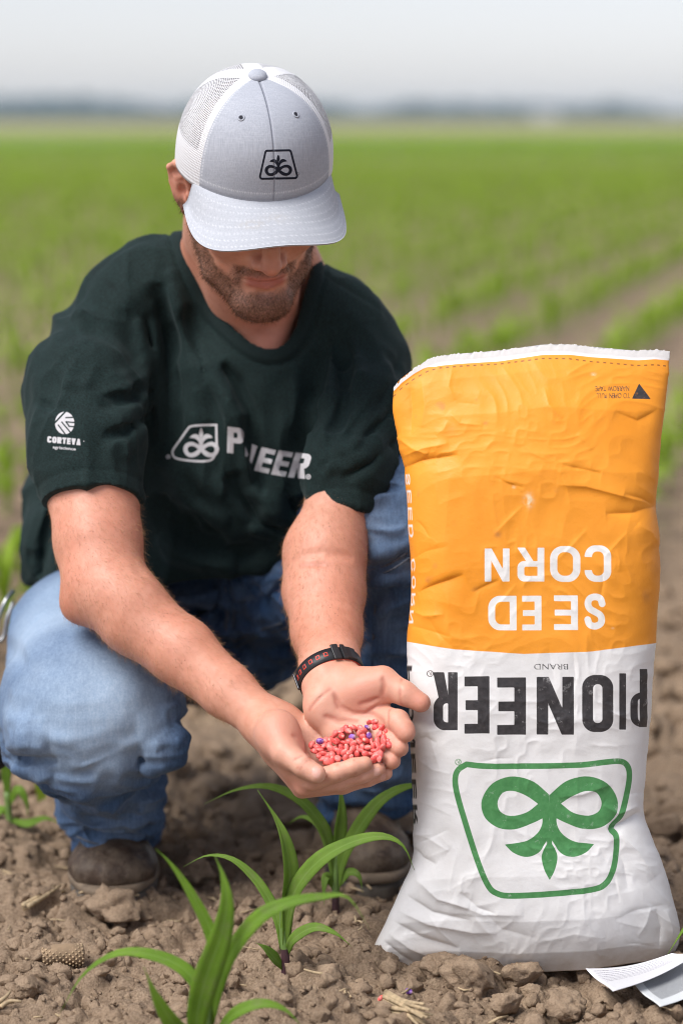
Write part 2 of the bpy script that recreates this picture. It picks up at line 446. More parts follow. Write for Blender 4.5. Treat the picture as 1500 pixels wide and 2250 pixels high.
def font_polys(s, bold=0.0, spacing=1.0):
    """outline loops of a line of text in Blender's built-in font, cap height scaled to 1"""
    cu = bpy.data.curves.new('t', 'FONT'); cu.body = s; cu.size = 1; cu.offset = bold; cu.space_character = spacing; cu.resolution_u = 4
    o = bpy.data.objects.new('t', cu); COL.objects.link(o)
    me = bpy.data.meshes.new_from_object(o)
    bm = bmesh.new(); bm.from_mesh(me); E = [(tuple(e.verts[0].co[:2]), tuple(e.verts[1].co[:2])) for e in bm.edges if len(e.link_faces) == 1]; bm.free()
    bpy.data.objects.remove(o); bpy.data.curves.remove(cu); bpy.data.meshes.remove(me)
    return np.array(E)        # (n,2,2)
def edges2(x, y, E):
    sh = x.shape; X = x.ravel(); Yv = y.ravel(); out = np.full(len(X), 1e9); ins = np.zeros(len(X), bool)
    for (x0, y0), (x1, y1) in E:
        ex, ey = x1 - x0, y1 - y0; t = np.clip(((X - x0) * ex + (Yv - y0) * ey) / (ex * ex + ey * ey + 1e-12), 0, 1)
        out = np.minimum(out, (X - x0 - t * ex) ** 2 + (Yv - y0 - t * ey) ** 2)
        c = ((y0 > Yv) != (y1 > Yv)) & (X < ex * (Yv - y0) / (ey if ey != 0 else 1e-12) + x0); ins ^= c
    d = np.sqrt(out); return np.where(ins, -d, d).reshape(sh)
def text_sdf(x, y, s, x0, x1, y0, y1, bold=0.0, spacing=1.0):
    """text stretched to fill the box x0..x1 (left to right), y0..y1 (bottom to cap top); distance in the units of x,y"""
    E = font_polys(s, bold, spacing); mn = E.reshape(-1, 2).min(0); mx = E.reshape(-1, 2).max(0)
    sx = (x1 - x0) / (mx[0] - mn[0]); sy = (y1 - y0) / (mx[1] - mn[1])
    E = (E - mn) * np.array([sx, sy]) + np.array([x0, y0])
    out = np.full(x.shape, 9.0); pad = max(abs(y1 - y0), .004) * .5
    m = (x > min(x0, x1) - pad) & (x < max(x0, x1) + pad) & (y > min(y0, y1) - pad) & (y < max(y0, y1) + pad)
    if m.any(): out[m] = edges2(x[m], y[m], E)
    return out
def emblem(x, y, ring=.055, frame=True):
    """sprout-and-bow emblem, y up, bud tip at .41, bow bottom at -.42, bow half width .585"""
    d = np.full(x.shape, 9.0)
    if frame:
        o = poly2(x, y, [(-.70, -.42), (-.46, .46), (.46, .46), (.70, -.42)]) - .09
        d = np.abs(o) - ring * .5
    O = np.array([(.0, -.27), (-.146, -.382), (-.328, -.42), (-.493, -.365), (-.584, -.229), (-.557, -.093), (-.438, -.007), (-.292, .006), (-.146, -.042), (-.050, -.085)])
    Hh = np.array([(-.0985, -.198), (-.2, -.263), (-.31, -.302), (-.401, -.289), (-.447, -.212), (-.42, -.135), (-.328, -.101), (-.2, -.127), (-.0985, -.198)])
    up = np.array([(-.06, -.11), (-.065, -.03), (-.11, .045), (-.21, .105), (-.385, .128)]); lo = np.array([(-.385, .128), (-.31, .195), (-.2, .228), (-.10, .20), (-.030, .115)])
    for s in (-1, 1):
        f = np.array([s, 1.0])
        bow = np.maximum(poly2(x, y, np.concatenate([spline(O, 40), [(0, -.085)]]) * f), -poly2(x, y, spline(Hh, 32)[:-1] * f))
        leaf = poly2(x, y, np.concatenate([spline(up, 18), spline(lo, 18), [(0, .10), (0, -.11)]]) * f)
        d = U2(d, U2(bow, leaf))
    l = spline(np.array([(0, .41), (-.045, .33), (-.068, .235), (-.05, .17), (-.012, .112)]), 16); r = l[::-1].copy(); r[:, 0] *= -1
    bud = poly2(x, y, np.concatenate([l, r]))
    d = np.maximum(d, -(bud - .016)); d = U2(d, bud); d = U2(d, box2(x, y, 0, .09, .022, .05))
    return d

# ------------------------------------------------------------------ shader helpers
class M:
    def __init__(s, name):
        s.m = bpy.data.materials.new(name); s.m.use_nodes = True; s.nt = s.m.node_tree; s.nt.nodes.clear()
        s.out = s.nt.nodes.new('ShaderNodeOutputMaterial'); s.b = s.nt.nodes.new('ShaderNodeBsdfPrincipled')
        s.nt.links.new(s.b.outputs[0], s.out.inputs['Surface'])
    def set(s, inp, v, node=None):
        i = (node or s.b).inputs[inp]
        if isinstance(v, bpy.types.NodeSocket): s.nt.links.new(v, i)
        elif isinstance(v, (tuple, list)) and len(v) == 3 and i.type == 'RGBA': i.default_value = (*v, 1)
        else: i.default_value = v
        return s
    def n(s, typ, out=0, _p=None, **kw):
        nd = s.nt.nodes.new(typ)
        if _p:
            for k, v in _p.items(): setattr(nd, k, v)
        for k, v in kw.items():
            key = int(k[1:]) if k[0] == '_' else k.replace('_', ' ')
            s.set(key, v, nd)
        return nd.outputs[out]
    def co(s, which='Object'): return s.n('ShaderNodeTexCoord', which)
    def at(s, name): return s.n('ShaderNodeAttribute', 'Fac', {'attribute_name': name})
    def math(s, op, a, b=0.0, c=0.0, clamp=False): return s.n('ShaderNodeMath', 0, {'operation': op, 'use_clamp': clamp}, _0=a, _1=b, _2=c)
    def noise(s, vec, scale, detail=2.0, rough=.5, out=0, dist=0.0):
        return s.n('ShaderNodeTexNoise', out, None, Vector=vec, Scale=scale, Detail=detail, Roughness=rough, Distortion=dist)
    def map(s, v, a, b, c=0.0, d=1.0, smooth=False): return s.n('ShaderNodeMapRange', 0, {'interpolation_type': 'SMOOTHSTEP' if smooth else 'LINEAR'}, _0=v, _1=a, _2=b, _3=c, _4=d)
    def mix(s, f, a, b, mode='MIX'):
        nd = s.nt.nodes.new('ShaderNodeMix'); nd.data_type = 'RGBA'; nd.blend_type = mode
        for i, v in ((0, f), (6, a), (7, b)):
            if isinstance(v, bpy.types.NodeSocket): s.nt.links.new(v, nd.inputs[i])
            elif i == 0: nd.inputs[0].default_value = v
            else: nd.inputs[i].default_value = (*v, 1) if len(v) == 3 else v
        return nd.outputs[2]
    def scale(s, vec, sc, rot=(0, 0, 0)): return s.n('ShaderNodeMapping', 0, None, Vector=vec, Scale=sc, Rotation=rot)
    def bump(s, h, strength=.3, dist=.001, normal=None):
        nd = s.nt.nodes.new('ShaderNodeBump'); nd.inputs['Strength'].default_value = strength; nd.inputs['Distance'].default_value = dist
        s.nt.links.new(h, nd.inputs['Height'])
        if normal is not None: s.nt.links.new(normal, nd.inputs['Normal'])
        return nd.outputs[0]
def simple(name, col, rough=.6, bumpscale=None, bumpstr=.2, var=.12, metallic=0.0, nscale=40):
    m = M(name); c = m.co(); n = m.noise(c, nscale, 3)
    m.set('Base Color', m.mix(m.map(n, .3, .7), tuple(x * (1 - var) for x in col), tuple(min(1, x * (1 + var)) for x in col)))
    m.set('Roughness', rough); m.set('Metallic', metallic)
    if bumpscale: m.set('Normal', m.bump(m.noise(c, bumpscale, 3), bumpstr, .001))
    return m.m
# =================================================================== setting: soil, field, far trees, air
RD = np.array([.2404, .9707]); RN = np.array([.9707, -.2404])       # crop row direction and its normal
ROW0 = np.array([-.067, 2.762]); ROWSP = .535
def soil_z(x, y):
    P = np.stack([x, y, np.zeros_like(x)], -1)
    rr = ((x - ROW0[0]) * RN[0] + (y - ROW0[1]) * RN[1]) / ROWSP
    z = .010 * np.cos(rr * 2 * np.pi) + .014 * fbm(P, 3.0, 2, 1) + .010 * fbm(P, 11, 3, 4)
    for cell, amp, sd in ((.085, .020, 1), (.045, .013, 2), (.022, .0075, 3), (.012, .0038, 5)):
        wx = x + .4 * cell * vnoise(P, 1 / cell, 40 + sd); wy = y + .4 * cell * vnoise(P, 1 / cell, 50 + sd)
        d, rid, sec = worley2(wx, wy, cell, sd)
        on = rid > .35
        z = z + on * amp * (.35 + .65 * rid) * np.sqrt(np.clip(1 - (d / .62) ** 2, 0, 1)) * sstep(0, .12, sec - d)
    return z - .014
def axis_(lo, a, b, hi, st, gr):
    m = list(np.arange(a, b, st)); s = st; v = m[-1]
    while v < hi: s *= gr; v += s; m.append(v)
    s = st; v = a; l = []
    while v > lo: s *= gr * 1.02; v -= s; l.append(v)
    return np.array(l[::-1] + m)
gx = axis_(-4000, -.62, .62, 4000, .0042, 1.055); gy = axis_(-800, 2.36, 3.45, 6000, .0042, 1.030)
X, Yg = np.meshgrid(gx, gy); st = np.maximum(np.gradient(gx)[None, :], np.gradient(gy)[:, None])
zz = np.zeros_like(X); nearm = (st < .25)
zz[nearm] = soil_z(X[nearm], Yg[nearm]); zz *= sstep(.25, .03, st)
# flatten where boots and bag stand
def press(cx, cy, rx, ry, z0):
    global zz
    k = np.exp(-((((X - cx) / rx) ** 2 + ((Yg - cy) / ry) ** 2) ** 2)); zz = zz * (1 - k) + k * (z0 + .35 * zz)
c0 = G(1160, 2120); press(c0[0], c0[1] + .09, .20, .11, .0)
for px in (250, 812): c0 = G(px, 1985); press(c0[0], c0[1] + .15, .07, .17, -.004)
V = np.stack([X, Yg, zz], -1).reshape(-1, 3)
m = M('soil'); geo = m.n('ShaderNodeNewGeometry', 'Position'); sp = m.nt.nodes.new('ShaderNodeSeparateXYZ'); m.nt.links.new(geo, sp.inputs[0])
n1 = m.noise(geo, 4, 5, .65); n2 = m.noise(geo, 60, 4, .7); n3 = m.noise(geo, 330, 3, .7)
soil = m.mix(m.map(n1, .3, .7), (.205, .142, .094), (.310, .223, .152)); soil = m.mix(m.map(n2, .32, .70, 0, .75), soil, (.365, .272, .188)); soil = m.mix(m.map(n3, .42, .64, 0, .65), soil, (.110, .072, .046))
fg = m.mix(m.map(m.noise(m.scale(geo, (.05, .012, 1)), 1.0, 3), .3, .7), (.115, .215, .020), (.160, .265, .030)); fg = m.mix(m.map(sp.outputs[1], 105, 190, 0, .85), fg, (.33, .28, .13))
col = m.mix(m.map(sp.outputs[1], 45, 85, 0, 1, True), soil, fg)
m.set('Base Color', col); m.set('Roughness', .93); m.set('Specular IOR Level', .2)
m.set('Normal', m.bump(m.math('ADD', m.noise(geo, 190, 5, .75), m.math('MULTIPLY', m.noise(geo, 70, 4, .7), 1.2)), .75, .004)); SOIL = m.m
tag(mobj('ground', V, grid_faces(len(gx), len(gy)), SOIL), kind='structure')

# far trees: one hazy line
rng = np.random.default_rng(5); parts = []
iV, iF = ico(2)
for k in range(900):
    az = rng.uniform(-.24, .24); D = rng.uniform(820, 1000)
    px = 750 + az * FPX
    hgt = 4.6 + 2.2 * vnoise(np.array([px / 90., 0, 0]), 1, 3) + 2.6 * math.exp(-((px - 150) / 130) ** 2) + 1.6 * math.exp(-((px - 1010) / 60) ** 2) + 1.0 * math.exp(-((px - 1330) / 170) ** 2)
    hgt = max(1.2, hgt * rng.uniform(.55, 1.05)) * D / 900
    r = iV * (1 + .28 * np.array(vnoise(iV + k * 3.1, 2.6, 8))[:, None]); s = np.array([rng.uniform(3, 6.5), rng.uniform(3, 6), hgt * .56])
    parts.append((r * s + np.array([az * D, D, hgt * .5]), iF))
V, F = merge(parts)
TREEFAR = simple('far_foliage', (.050, .080, .085), .9, None, 0, .35, nscale=.25)
tag(mobj('distant_tree_line', quads_to_mesh('distant_tree_line', V, F), None, TREEFAR), 'hazy blue line of far trees along the whole horizon', 'trees', kind='stuff')
b0 = (1190 - 750) / FPX * 760
bx = np.array([[-1, -1, 0], [1, -1, 0], [1, 1, 0], [-1, 1, 0], [-1, -1, 1], [1, -1, 1], [1, 1, 1], [-1, 1, 1], [-1, 0, 1.55], [1, 0, 1.55]]) * np.array([4, 3, 2.0]) + np.array([b0, 760, 0])
barn = empty('farm_shed', (b0, 760, 0)); tag(barn, 'pale shed blurred far away on the horizon above the seed bag', 'shed')
mobj('wall', bx[:8], [[0, 1, 5, 4], [1, 2, 6, 5], [2, 3, 7, 6], [3, 0, 4, 7]], simple('pale_siding', (.42, .42, .43), .7, nscale=1), barn, False)
mobj('roof', np.concatenate([bx[4:8] + np.array([[-.4, -.4, 0], [.4, -.4, 0], [.4, .4, 0], [-.4, .4, 0]]), bx[8:]]), [[0, 1, 5, 4], [2, 3, 4, 5], [1, 2, 5], [3, 0, 4]], simple('pale_roof', (.35, .35, .36), .6, nscale=1), barn, False)

# the air
hz = np.array([[x, y, z] for z in (-1.5, 11) for y in (-900, 1500) for x in (-1200, 1200)], float)
m = M('haze_air'); m.nt.nodes.remove(m.b); pv = m.nt.nodes.new('ShaderNodeVolumePrincipled'); pv.inputs['Color'].default_value = (.72, .88, 1.0, 1); pv.inputs['Density'].default_value = .00040; pv.inputs['Anisotropy'].default_value = .1
m.nt.links.new(pv.outputs[0], m.out.inputs['Volume'])
tag(mobj('haze', hz, [[0, 2, 3, 1], [4, 5, 7, 6], [0, 1, 5, 4], [2, 6, 7, 3], [0, 4, 6, 2], [1, 3, 7, 5]], m.m, None, False), kind='stuff')
# =================================================================== corn
def leaf_mat(name, a, b, c_):
    m = M(name); uv = m.at('across'); c = m.co(); al = m.at('along')
    vein = m.n('ShaderNodeTexWave', 1, {'wave_type': 'BANDS', 'bands_direction': 'X'}, Vector=m.n('ShaderNodeCombineXYZ', 0, None, _0=uv, _1=0.0, _2=0.0), Scale=3.2, Distortion=.4)
    n = m.noise(c, 35, 3); col = m.mix(m.map(n, .3, .7), a, b); col = m.mix(m.map(vein, .25, .9, 0, .6), col, c_)
    mid = m.map(m.math('ABSOLUTE', uv), .0, .14, 1, 0); col = m.mix(m.math('MULTIPLY', mid, .55), col, (.26, .40, .10))
    m.set('Base Color', col); dst = m.noise(c, 60, 5, .75); col = m.mix(m.map(dst, .52, .75, 0, .45), col, (.26, .24, .14))
    m.set('Base Color', col); m.set('Roughness', m.map(dst, .3, .7, .5, .7)); m.set('Specular IOR Level', .25)
    m.set('Normal', m.bump(vein, .25, .001))
    tr = m.nt.nodes.new('ShaderNodeBsdfTranslucent'); m.nt.links.new(m.mix(.5, col, (.30, .48, .05)), tr.inputs[0])
    mx = m.nt.nodes.new('ShaderNodeMixShader'); mx.inputs[0].default_value = .36
    m.nt.links.new(m.b.outputs[0], mx.inputs[1]); m.nt.links.new(tr.outputs[0], mx.inputs[2]); m.nt.links.new(mx.outputs[0], m.out.inputs['Surface'])
    return m.m
LEAF = leaf_mat('corn_leaf', (.105, .200, .022), (.175, .295, .038), (.235, .365, .070))
LEAFY = leaf_mat('young_corn_leaf', (.110, .225, .016), (.185, .330, .030), (.230, .380, .050))
FIELDLEAF = leaf_mat('field_corn_leaf', (.165, .285, .012), (.265, .385, .020), (.310, .430, .034))
STEM = simple('purple_stem', (.055, .022, .028), .55, 120, .3, .3); STEMG = simple('green_stem', (.13, .22, .05), .5, 90, .2, .2)
def ribbon(path, width, nl=22, nw=5, face=None, vdepth=.22, wave=.0, twist=0.0):
    """path rows xyz; width max (m); leaf blade folded along its midrib, with thickness given by a second skin"""
    P = spline(np.asarray(path, float), nl); t = np.linspace(0, 1, nl)
    T = np.gradient(P, axis=0); T /= np.linalg.norm(T, axis=1)[:, None]
    f = np.array([0, -1.0, .35]) if face is None else np.asarray(face, float)
    S = np.cross(T, f); S /= np.linalg.norm(S, axis=1)[:, None] + 1e-9
    N = np.cross(S, T)
    if twist:
        a = twist * t; S, N = S * np.cos(a)[:, None] + N * np.sin(a)[:, None], N * np.cos(a)[:, None] - S * np.sin(a)[:, None]
    wv = width * np.clip(np.minimum(.42 + 1.9 * t, 1) * (1 - sstep(.30, 1.02, t) ** 1.1), .02, 1)
    s = np.linspace(-1, 1, nw)
    V = P[:, None] + S[:, None] * (s[None, :, None] * wv[:, None, None] * .5) + N[:, None] * ((np.abs(s)[None, :, None] * vdepth + (wave * np.sin(t * 23 + 2 * s[:, None]).T[..., None] * np.abs(s)[None, :, None] if wave else 0)) * wv[:, None, None] * .5)
    ac = np.broadcast_to(s[None], (nl, nw)).ravel(); al = np.broadcast_to(t[:, None], (nl, nw)).ravel()
    V = V.reshape(-1, 3); n = len(V); F = grid_faces(nw, nl)
    return V, F, ac, al
def add_leaf(root, path, width, mat, **k):
    V, F, ac, al = ribbon(path, width * 1.08, **k)
    o = mobj('leaf', V, F, mat, root, attrs={'across': ac, 'along': al})
    so = o.modifiers.new('blade thickness', 'SOLIDIFY'); so.thickness = .0005; so.offset = 0
    return o
def plant(base_px, stem_pts, leaves, label, Y0, mats=(LEAF,), name='corn_plant', stem_r=.0058):
    b = G(*base_px); root = empty(name, (b[0], b[1], 0)); tag(root, label, 'corn plant', 'corn plants close to the camera')
    pts = [W(x, y, Y0 + dy) for x, y, dy in stem_pts]; pts[0] = pts[0] - np.array([0, 0, .02])
    sp_ = spline(np.array(pts), 10); V, F = tube(sp_, np.linspace(stem_r, stem_r * .75, 10), 10)
    me = quads_to_mesh('stem', V, F); k = max(2, int(10 * .42)); o = mobj('stem', me, None, STEM, root); me.materials.append(STEMG)
    zc = np.array([p.center[2] for p in me.polygons]); thr = np.quantile(sp_[:, 2], .45)
    me.polygons.foreach_set('material_index', (zc > thr).astype(np.int32))
    for i, (pp, w_, kw) in enumerate(leaves):
        add_leaf(root, [W(x, y, Y0 + dy) for x, y, dy in pp], w_, mats[i % len(mats)], **kw)
    return root
Y1 = G(627, 2172)[1]
plant((627, 2172), [(627, 2178, 0), (627, 2110, 0), (622, 2040, 0), (622, 1985, 0)], [
    ([(627, 2075, 0), (630, 1985, -.004), (636, 1920, -.010), (626, 1850, -.014), (604, 1795, -.012), (566, 1736, -.008)], .0205, dict(vdepth=.55, face=(.55, -1, .2))),
    ([(624, 2090, 0), (632, 2010, -.008), (655, 1945, -.018), (705, 1888, -.030), (775, 1850, -.040), (840, 1838, -.045), (885, 1858, -.048), (910, 1912, -.05)], .0200, dict(face=(-.25, -1, .9), wave=.10)),
    ([(630, 2095, 0), (646, 2062, -.014), (690, 2038, -.024), (735, 2050, -.030), (773, 2080, -.032)], .0135, dict(face=(.1, -1, 1.0))),
    ([(622, 2128, 0), (603, 2105, -.012), (582, 2083, -.020), (562, 2071, -.024)], .0130, dict(face=(.2, -1, .9))),
    ([(620, 2085, 0), (612, 2030, .008), (596, 1985, .018), (560, 1930, .028), (510, 1888, .034), (455, 1880, .038), (402, 1905, .04)], .0125, dict(face=(.2, -1, .8), wave=.1)),
], 'corn plant with purple stem in front of the hands, left of the white bag', Y1, (LEAF, LEAF, LEAF))
Y3 = G(737, 2026)[1]
plant((737, 2026), [(737, 2032, 0), (737, 1985, 0), (738, 1920, 0), (740, 1870, 0)], [
    ([(740, 1900, 0), (746, 1830, -.004), (750, 1770, -.006), (744, 1700, .0)], .0165, dict(vdepth=.4, face=(.3, -1, .2))),
    ([(738, 1940, 0), (728, 1870, -.006), (705, 1810, -.012), (655, 1755, -.018), (590, 1728, -.022), (520, 1735, -.022), (450, 1766, -.02)], .0155, dict(face=(.3, -1, .7), wave=.08)),
    ([(738, 1960, 0), (752, 1890, -.006), (785, 1825, -.012), (830, 1765, -.016), (880, 1733, -.018), (930, 1728, -.012), (985, 1760, .0)], .0190, dict(face=(-.3, -1, .8), wave=.08)),
    ([(740, 1950, 0), (765, 1918, -.01), (788, 1925, -.018), (797, 1962, -.02)], .0115, dict(face=(.1, -1, .9))),
    ([(735, 1955, 0), (718, 1925, -.008), (712, 1950, -.014), (712, 1992, -.016)], .0105, dict(face=(-.1, -1, .6))),
    ([(736, 1950, 0), (710, 1830, .03), (668, 1795, .05), (630, 1812, .06)], .010, dict(face=(.1, -1, .9))),
], 'corn plant in shade directly under the cupped hands', Y3, (LEAF,))
Y2 = 2.50
b2 = W(452, 2310, Y2)
pl2 = plant((452, 2325), [(452, 2345, 0), (452, 2300, 0), (455, 2250, 0), (460, 2180, 0)], [
    ([(440, 2300, -.01), (432, 2240, -.015), (452, 2150, -.022), (484, 2060, -.026), (498, 1985, -.026), (490, 1925, -.022), (472, 1880, -.016)], .0270, dict(vdepth=.25, face=(.2, -1, .2))),
    ([(466, 2200, 0), (478, 2130, .006), (466, 2050, .012), (420, 1960, .016), (378, 1900, .018), (343, 1866, .02)], .0150, dict(vdepth=.4, face=(-.5, -1, .4))),
    ([(460, 2230, .0), (440, 2180, .004), (405, 2130, .01), (340, 2100, .016), (260, 2094, .02), (185, 2140, .022), (132, 2226, .02)], .0150, dict(face=(.1, -1, 1.0), wave=.08)),
    ([(464, 2250, 0), (484, 2160, -.006), (520, 2075, -.014), (575, 2012, -.020), (640, 1982, -.024), (710, 1970, -.026), (765, 1972, -.026), (812, 2042, -.026)], .0165, dict(face=(-.2, -1, .7), wave=.12)),
    ([(470, 2290, 0), (510, 2232, -.012), (570, 2206, -.018), (625, 2218, -.020), (668, 2262, -.02)], .0130, dict(face=(0, -1, 1.0))),
    ([(445, 2300, -.01), (385, 2250, -.03), (345, 2190, -.04), (316, 2124, -.045)], .0190, dict(vdepth=.3, face=(-.4, -1, .3))),
], 'out of focus corn plant nearest to the camera, at the bottom edge', Y2, (LEAFY, LEAFY, LEAFY))
pl2.location = (b2[0], b2[1], 0)
for ch in pl2.children: ch.matrix_parent_inverse = Matrix.Translation((-b2[0], -b2[1], 0))
Y4 = G(24, 1862)[1]
plant((24, 1862), [(24, 1866, 0), (22, 1810, 0), (16, 1740, 0)], [
    ([(18, 1760, 0), (14, 1690, 0), (12, 1620, 0), (6, 1560, 0)], .013, dict(face=(.2, -1, .2))),
    ([(20, 1770, 0), (40, 1735, -.01), (58, 1760, -.015), (62, 1800, -.016)], .012, dict(face=(.1, -1, .8))),
    ([(22, 1800, 0), (60, 1810, -.004), (100, 1798, -.006), (140, 1812, -.006)], .012, dict(face=(0, -1, 1))),
    ([(18, 1790, 0), (2, 1780, 0), (-20, 1810, 0), (-40, 1860, 0)], .012, dict(face=(0, -1, 1))),
], 'blurred corn plant at the left edge beside the bent knee', Y4, (LEAFY,))
Y5 = 2.80
pr5 = plant((1660, 2175), [(1660, 2178, 0), (1660, 2110, 0), (1656, 2040, 0)], [
    ([(1656, 2080, 0), (1620, 2010, -.01), (1560, 1990, -.02), (1510, 2030, -.025), (1456, 2112, -.028)], .014, dict(face=(0, -1, .9))),
    ([(1658, 2060, 0), (1664, 1960, 0), (1690, 1860, 0)], .018, dict(face=(0, -1, .2))),
    ([(1660, 2070, 0), (1720, 1990, -.02), (1790, 2000, -.03)], .016, dict(face=(0, -1, .9))),
], 'corn plant at the right edge with one leaf tip over the bag corner', Y5, (LEAFY,))

# rows in the field behind: nearest 300 as plants of their own, the rest as one mass
def seedling(rng, nl, nw, nleaf, h=.145):
    Vs = []; 
    if nl > 5:
        V, F = tube(np.array([[0, 0, -.02], [0, 0, .04], [0, 0, .10]]), [.006, .005, .004], 5, False); Vs.append((V, F))
    acs = [np.zeros(len(V))] if nl > 5 else []; a0 = rng.uniform(0, 6)
    for k in range(nleaf):
        a = a0 + k * math.pi + rng.uniform(-.5, .5); d = np.array([math.cos(a), math.sin(a), 0]); L = h * rng.uniform(.75, 1.25) * (1.15 if k < nleaf - 1 else .9); up = rng.uniform(.55, .95) if k < nleaf - 1 else 1.2
        z0 = .02 + .018 * k
        p = [np.array([0, 0, z0]), d * L * .12 + np.array([0, 0, z0 + L * .45 * up]), d * L * .45 + np.array([0, 0, z0 + L * .72 * up]), d * L * .85 + np.array([0, 0, z0 + L * .55 * up])]
        V, F, ac, al = ribbon(p, .023 if nl > 5 else .030, nl, nw, face=np.array([-d[0], -d[1], .6]) + .01); Vs.append((V, F)); acs.append(ac)
    V, F = merge(Vs); return V, F, np.concatenate(acs)
rng = np.random.default_rng(9)
HI = [seedling(rng, 8, 3, 5) for _ in range(6)]
LOWM = [seedling(rng, 4, 2, 4) for _ in range(6)]; LOW2 = [seedling(rng, 3, 2, 3) for _ in range(4)]
hm = []
for V, F, ac in HI:
    me = quads_to_mesh('corn_seedling', V, F); attr(me, 'across', ac); attr(me, 'along', ac * 0); me.materials.append(FIELDLEAF); hm.append(me)
spots = []
for k in range(-60, 61):
    s = 0.0
    while s < 170:
        s += .125 + .05 * _h(np.int64(k), np.int64(int(s * 100)), np.int64(1), 3)
        p = ROW0 + RN * (k * ROWSP) + RD * (s - 12 if k > 0 else s - 1) + np.array([.03 * (_h(np.int64(k), np.int64(int(s * 100)), np.int64(2), 3) - .5), 0])
        if p[1] < 3.35 or p[1] > 105: continue
        lim = .1412 * p[1] + .35
        if abs(p[0]) > lim: continue
        if p[1] < 4.0 and -.42 < p[0] < .34: continue          # under the person and the bag
        if k == 0 and p[1] < 3.6: continue
        spots.append((p[1], p[0], k))
spots.sort()
def seen(x, y):
    q = PXS(np.array([x, y, .12])); 
    return (-40 < q[0] < 1540) and not (40 < q[0] < 880 and q[1] > 640) and not (880 <= q[0] < 1440 and q[1] > 800) and not (390 < q[0] < 740)
near = [s for s in spots if seen(s[1], s[0])][:300]; nset = set((a, b) for a, b, _ in near)
for i, (y, x, k) in enumerate(near):
    o = bpy.data.objects.new('corn_seedling', hm[i % 6]); COL.objects.link(o)
    o.location = (x, y, 0.0); o.rotation_euler = (0, 0, (i * 2.399) % 6.283); sc_ = .8 + .45 * ((i * .618) % 1); o.scale = (sc_, sc_, sc_)
    tag(o, 'blurred young corn plant standing in the field rows behind', 'corn plant', 'young corn plants in the field rows behind')
Vs, Fs, As, n = [], [], [], 0
for i, (y, x, k) in enumerate(spots):
    if (y, x) in nset: continue
    lib = LOWM if y < 45 else LOW2
    if y > 50 and i % 2: continue
    V, F, ac = lib[i % len(lib)]; s = (.8 + .45 * ((i * .618) % 1)) * (1.0 if y < 60 else 1.25)
    Vs.append((V * s) @ rotz(i * 2.399).T + np.array([x, y, 0])); Fs.append(F + n); As.append(ac); n += len(V)
V = np.concatenate(Vs); F = np.concatenate(Fs)
me = quads_to_mesh('corn_rows', V, F); attr(me, 'across', np.concatenate(As)); attr(me, 'along', np.zeros(len(V)))
o = mobj('corn_rows', me, None, FIELDLEAF); tag(o, 'green rows of young corn running to the horizon', 'corn rows', kind='stuff')
print('field', len(spots), len(F))
# =================================================================== the seed bag
NS, NT, NB = 350, 700, 50
Lc = np.array([(862, 852), (858, 900), (868, 960), (880, 1020), (890, 1100), (896, 1200), (900, 1300), (898, 1400), (901, 1500), (904, 1600), (907, 1700), (910, 1800), (909, 1860), (904, 1905), (876, 1960), (848, 2020), (828, 2060), (810, 2092), (820, 2118), (852, 2138)], float)
Rc = np.array([(1475, 772), (1471, 850), (1463, 930), (1452, 1000), (1441, 1070), (1433, 1118), (1439, 1160), (1441, 1250), (1438, 1350), (1436, 1420), (1431, 1500), (1426, 1600), (1421, 1700), (1416, 1785), (1436, 1840), (1462, 1900), (1480, 1960), (1492, 2010), (1500, 2045), (1494, 2080), (1478, 2106)], float)
Tc = np.array([(862, 852), (880, 832), (912, 808), (940, 790), (965, 782), (1010, 777), (1100, 770), (1150, 763), (1192, 757), (1250, 757), (1300, 763), (1340, 766), (1400, 771), (1440, 769), (1475, 772)], float)
s1 = np.concatenate([-np.cos(np.linspace(0, np.pi, NS)) * .35 + np.linspace(-1, 1, NS) * .65]); s1 = s1 / abs(s1).max(); t1 = np.linspace(0, 1, NT)
S, T = np.meshgrid(s1, t1)
Lx = np.interp(852 + t1 * (2136 - 852), Lc[:, 1], Lc[:, 0]); Rx = np.interp(772 + t1 * (2106 - 772), Rc[:, 1], Rc[:, 0])
def sm(a, n): return np.convolve(np.pad(a, n, mode='edge'), np.ones(2 * n + 1) / (2 * n + 1), 'valid')
Lx, Rx = sm(Lx, 8), sm(Rx, 12)
PXg = (Lx[:, None] * (1 - S) + Rx[:, None] * (1 + S)) / 2
xt = (862 * (1 - s1) + 1475 * (1 + s1)) / 2; yt = sm(np.interp(xt, Tc[:, 0], Tc[:, 1]), 3)
rngb = np.random.default_rng(3); torn = sm(rngb.normal(0, 3.0, NS), 1) * .8                     # torn paper edge
yb = np.interp(xt, [862, 1000, 1150, 1290, 1475], [2136, 2132, 2134, 2128, 2106])
PYg = yt[None] * (1 - T) + yb[None] * T + torn[None] * sstep(.012, 0, T)
bd = np.interp(t1, [0, .012, .04, .10, .2, .35, .5, .7, .85, .92, .97, 1.0], [.003, .0045, .018, .040, .062, .076, .080, .084, .086, .080, .066, .048])
pe = np.interp(t1, [0, .1, .3, 1], [2.2, 2.6, 3.6, 3.2])
sec = (np.clip(1 - np.abs(S) ** pe[:, None], 0, 1)) ** (1 / pe[:, None])
YC = 2.880 - .016 * t1[:, None]
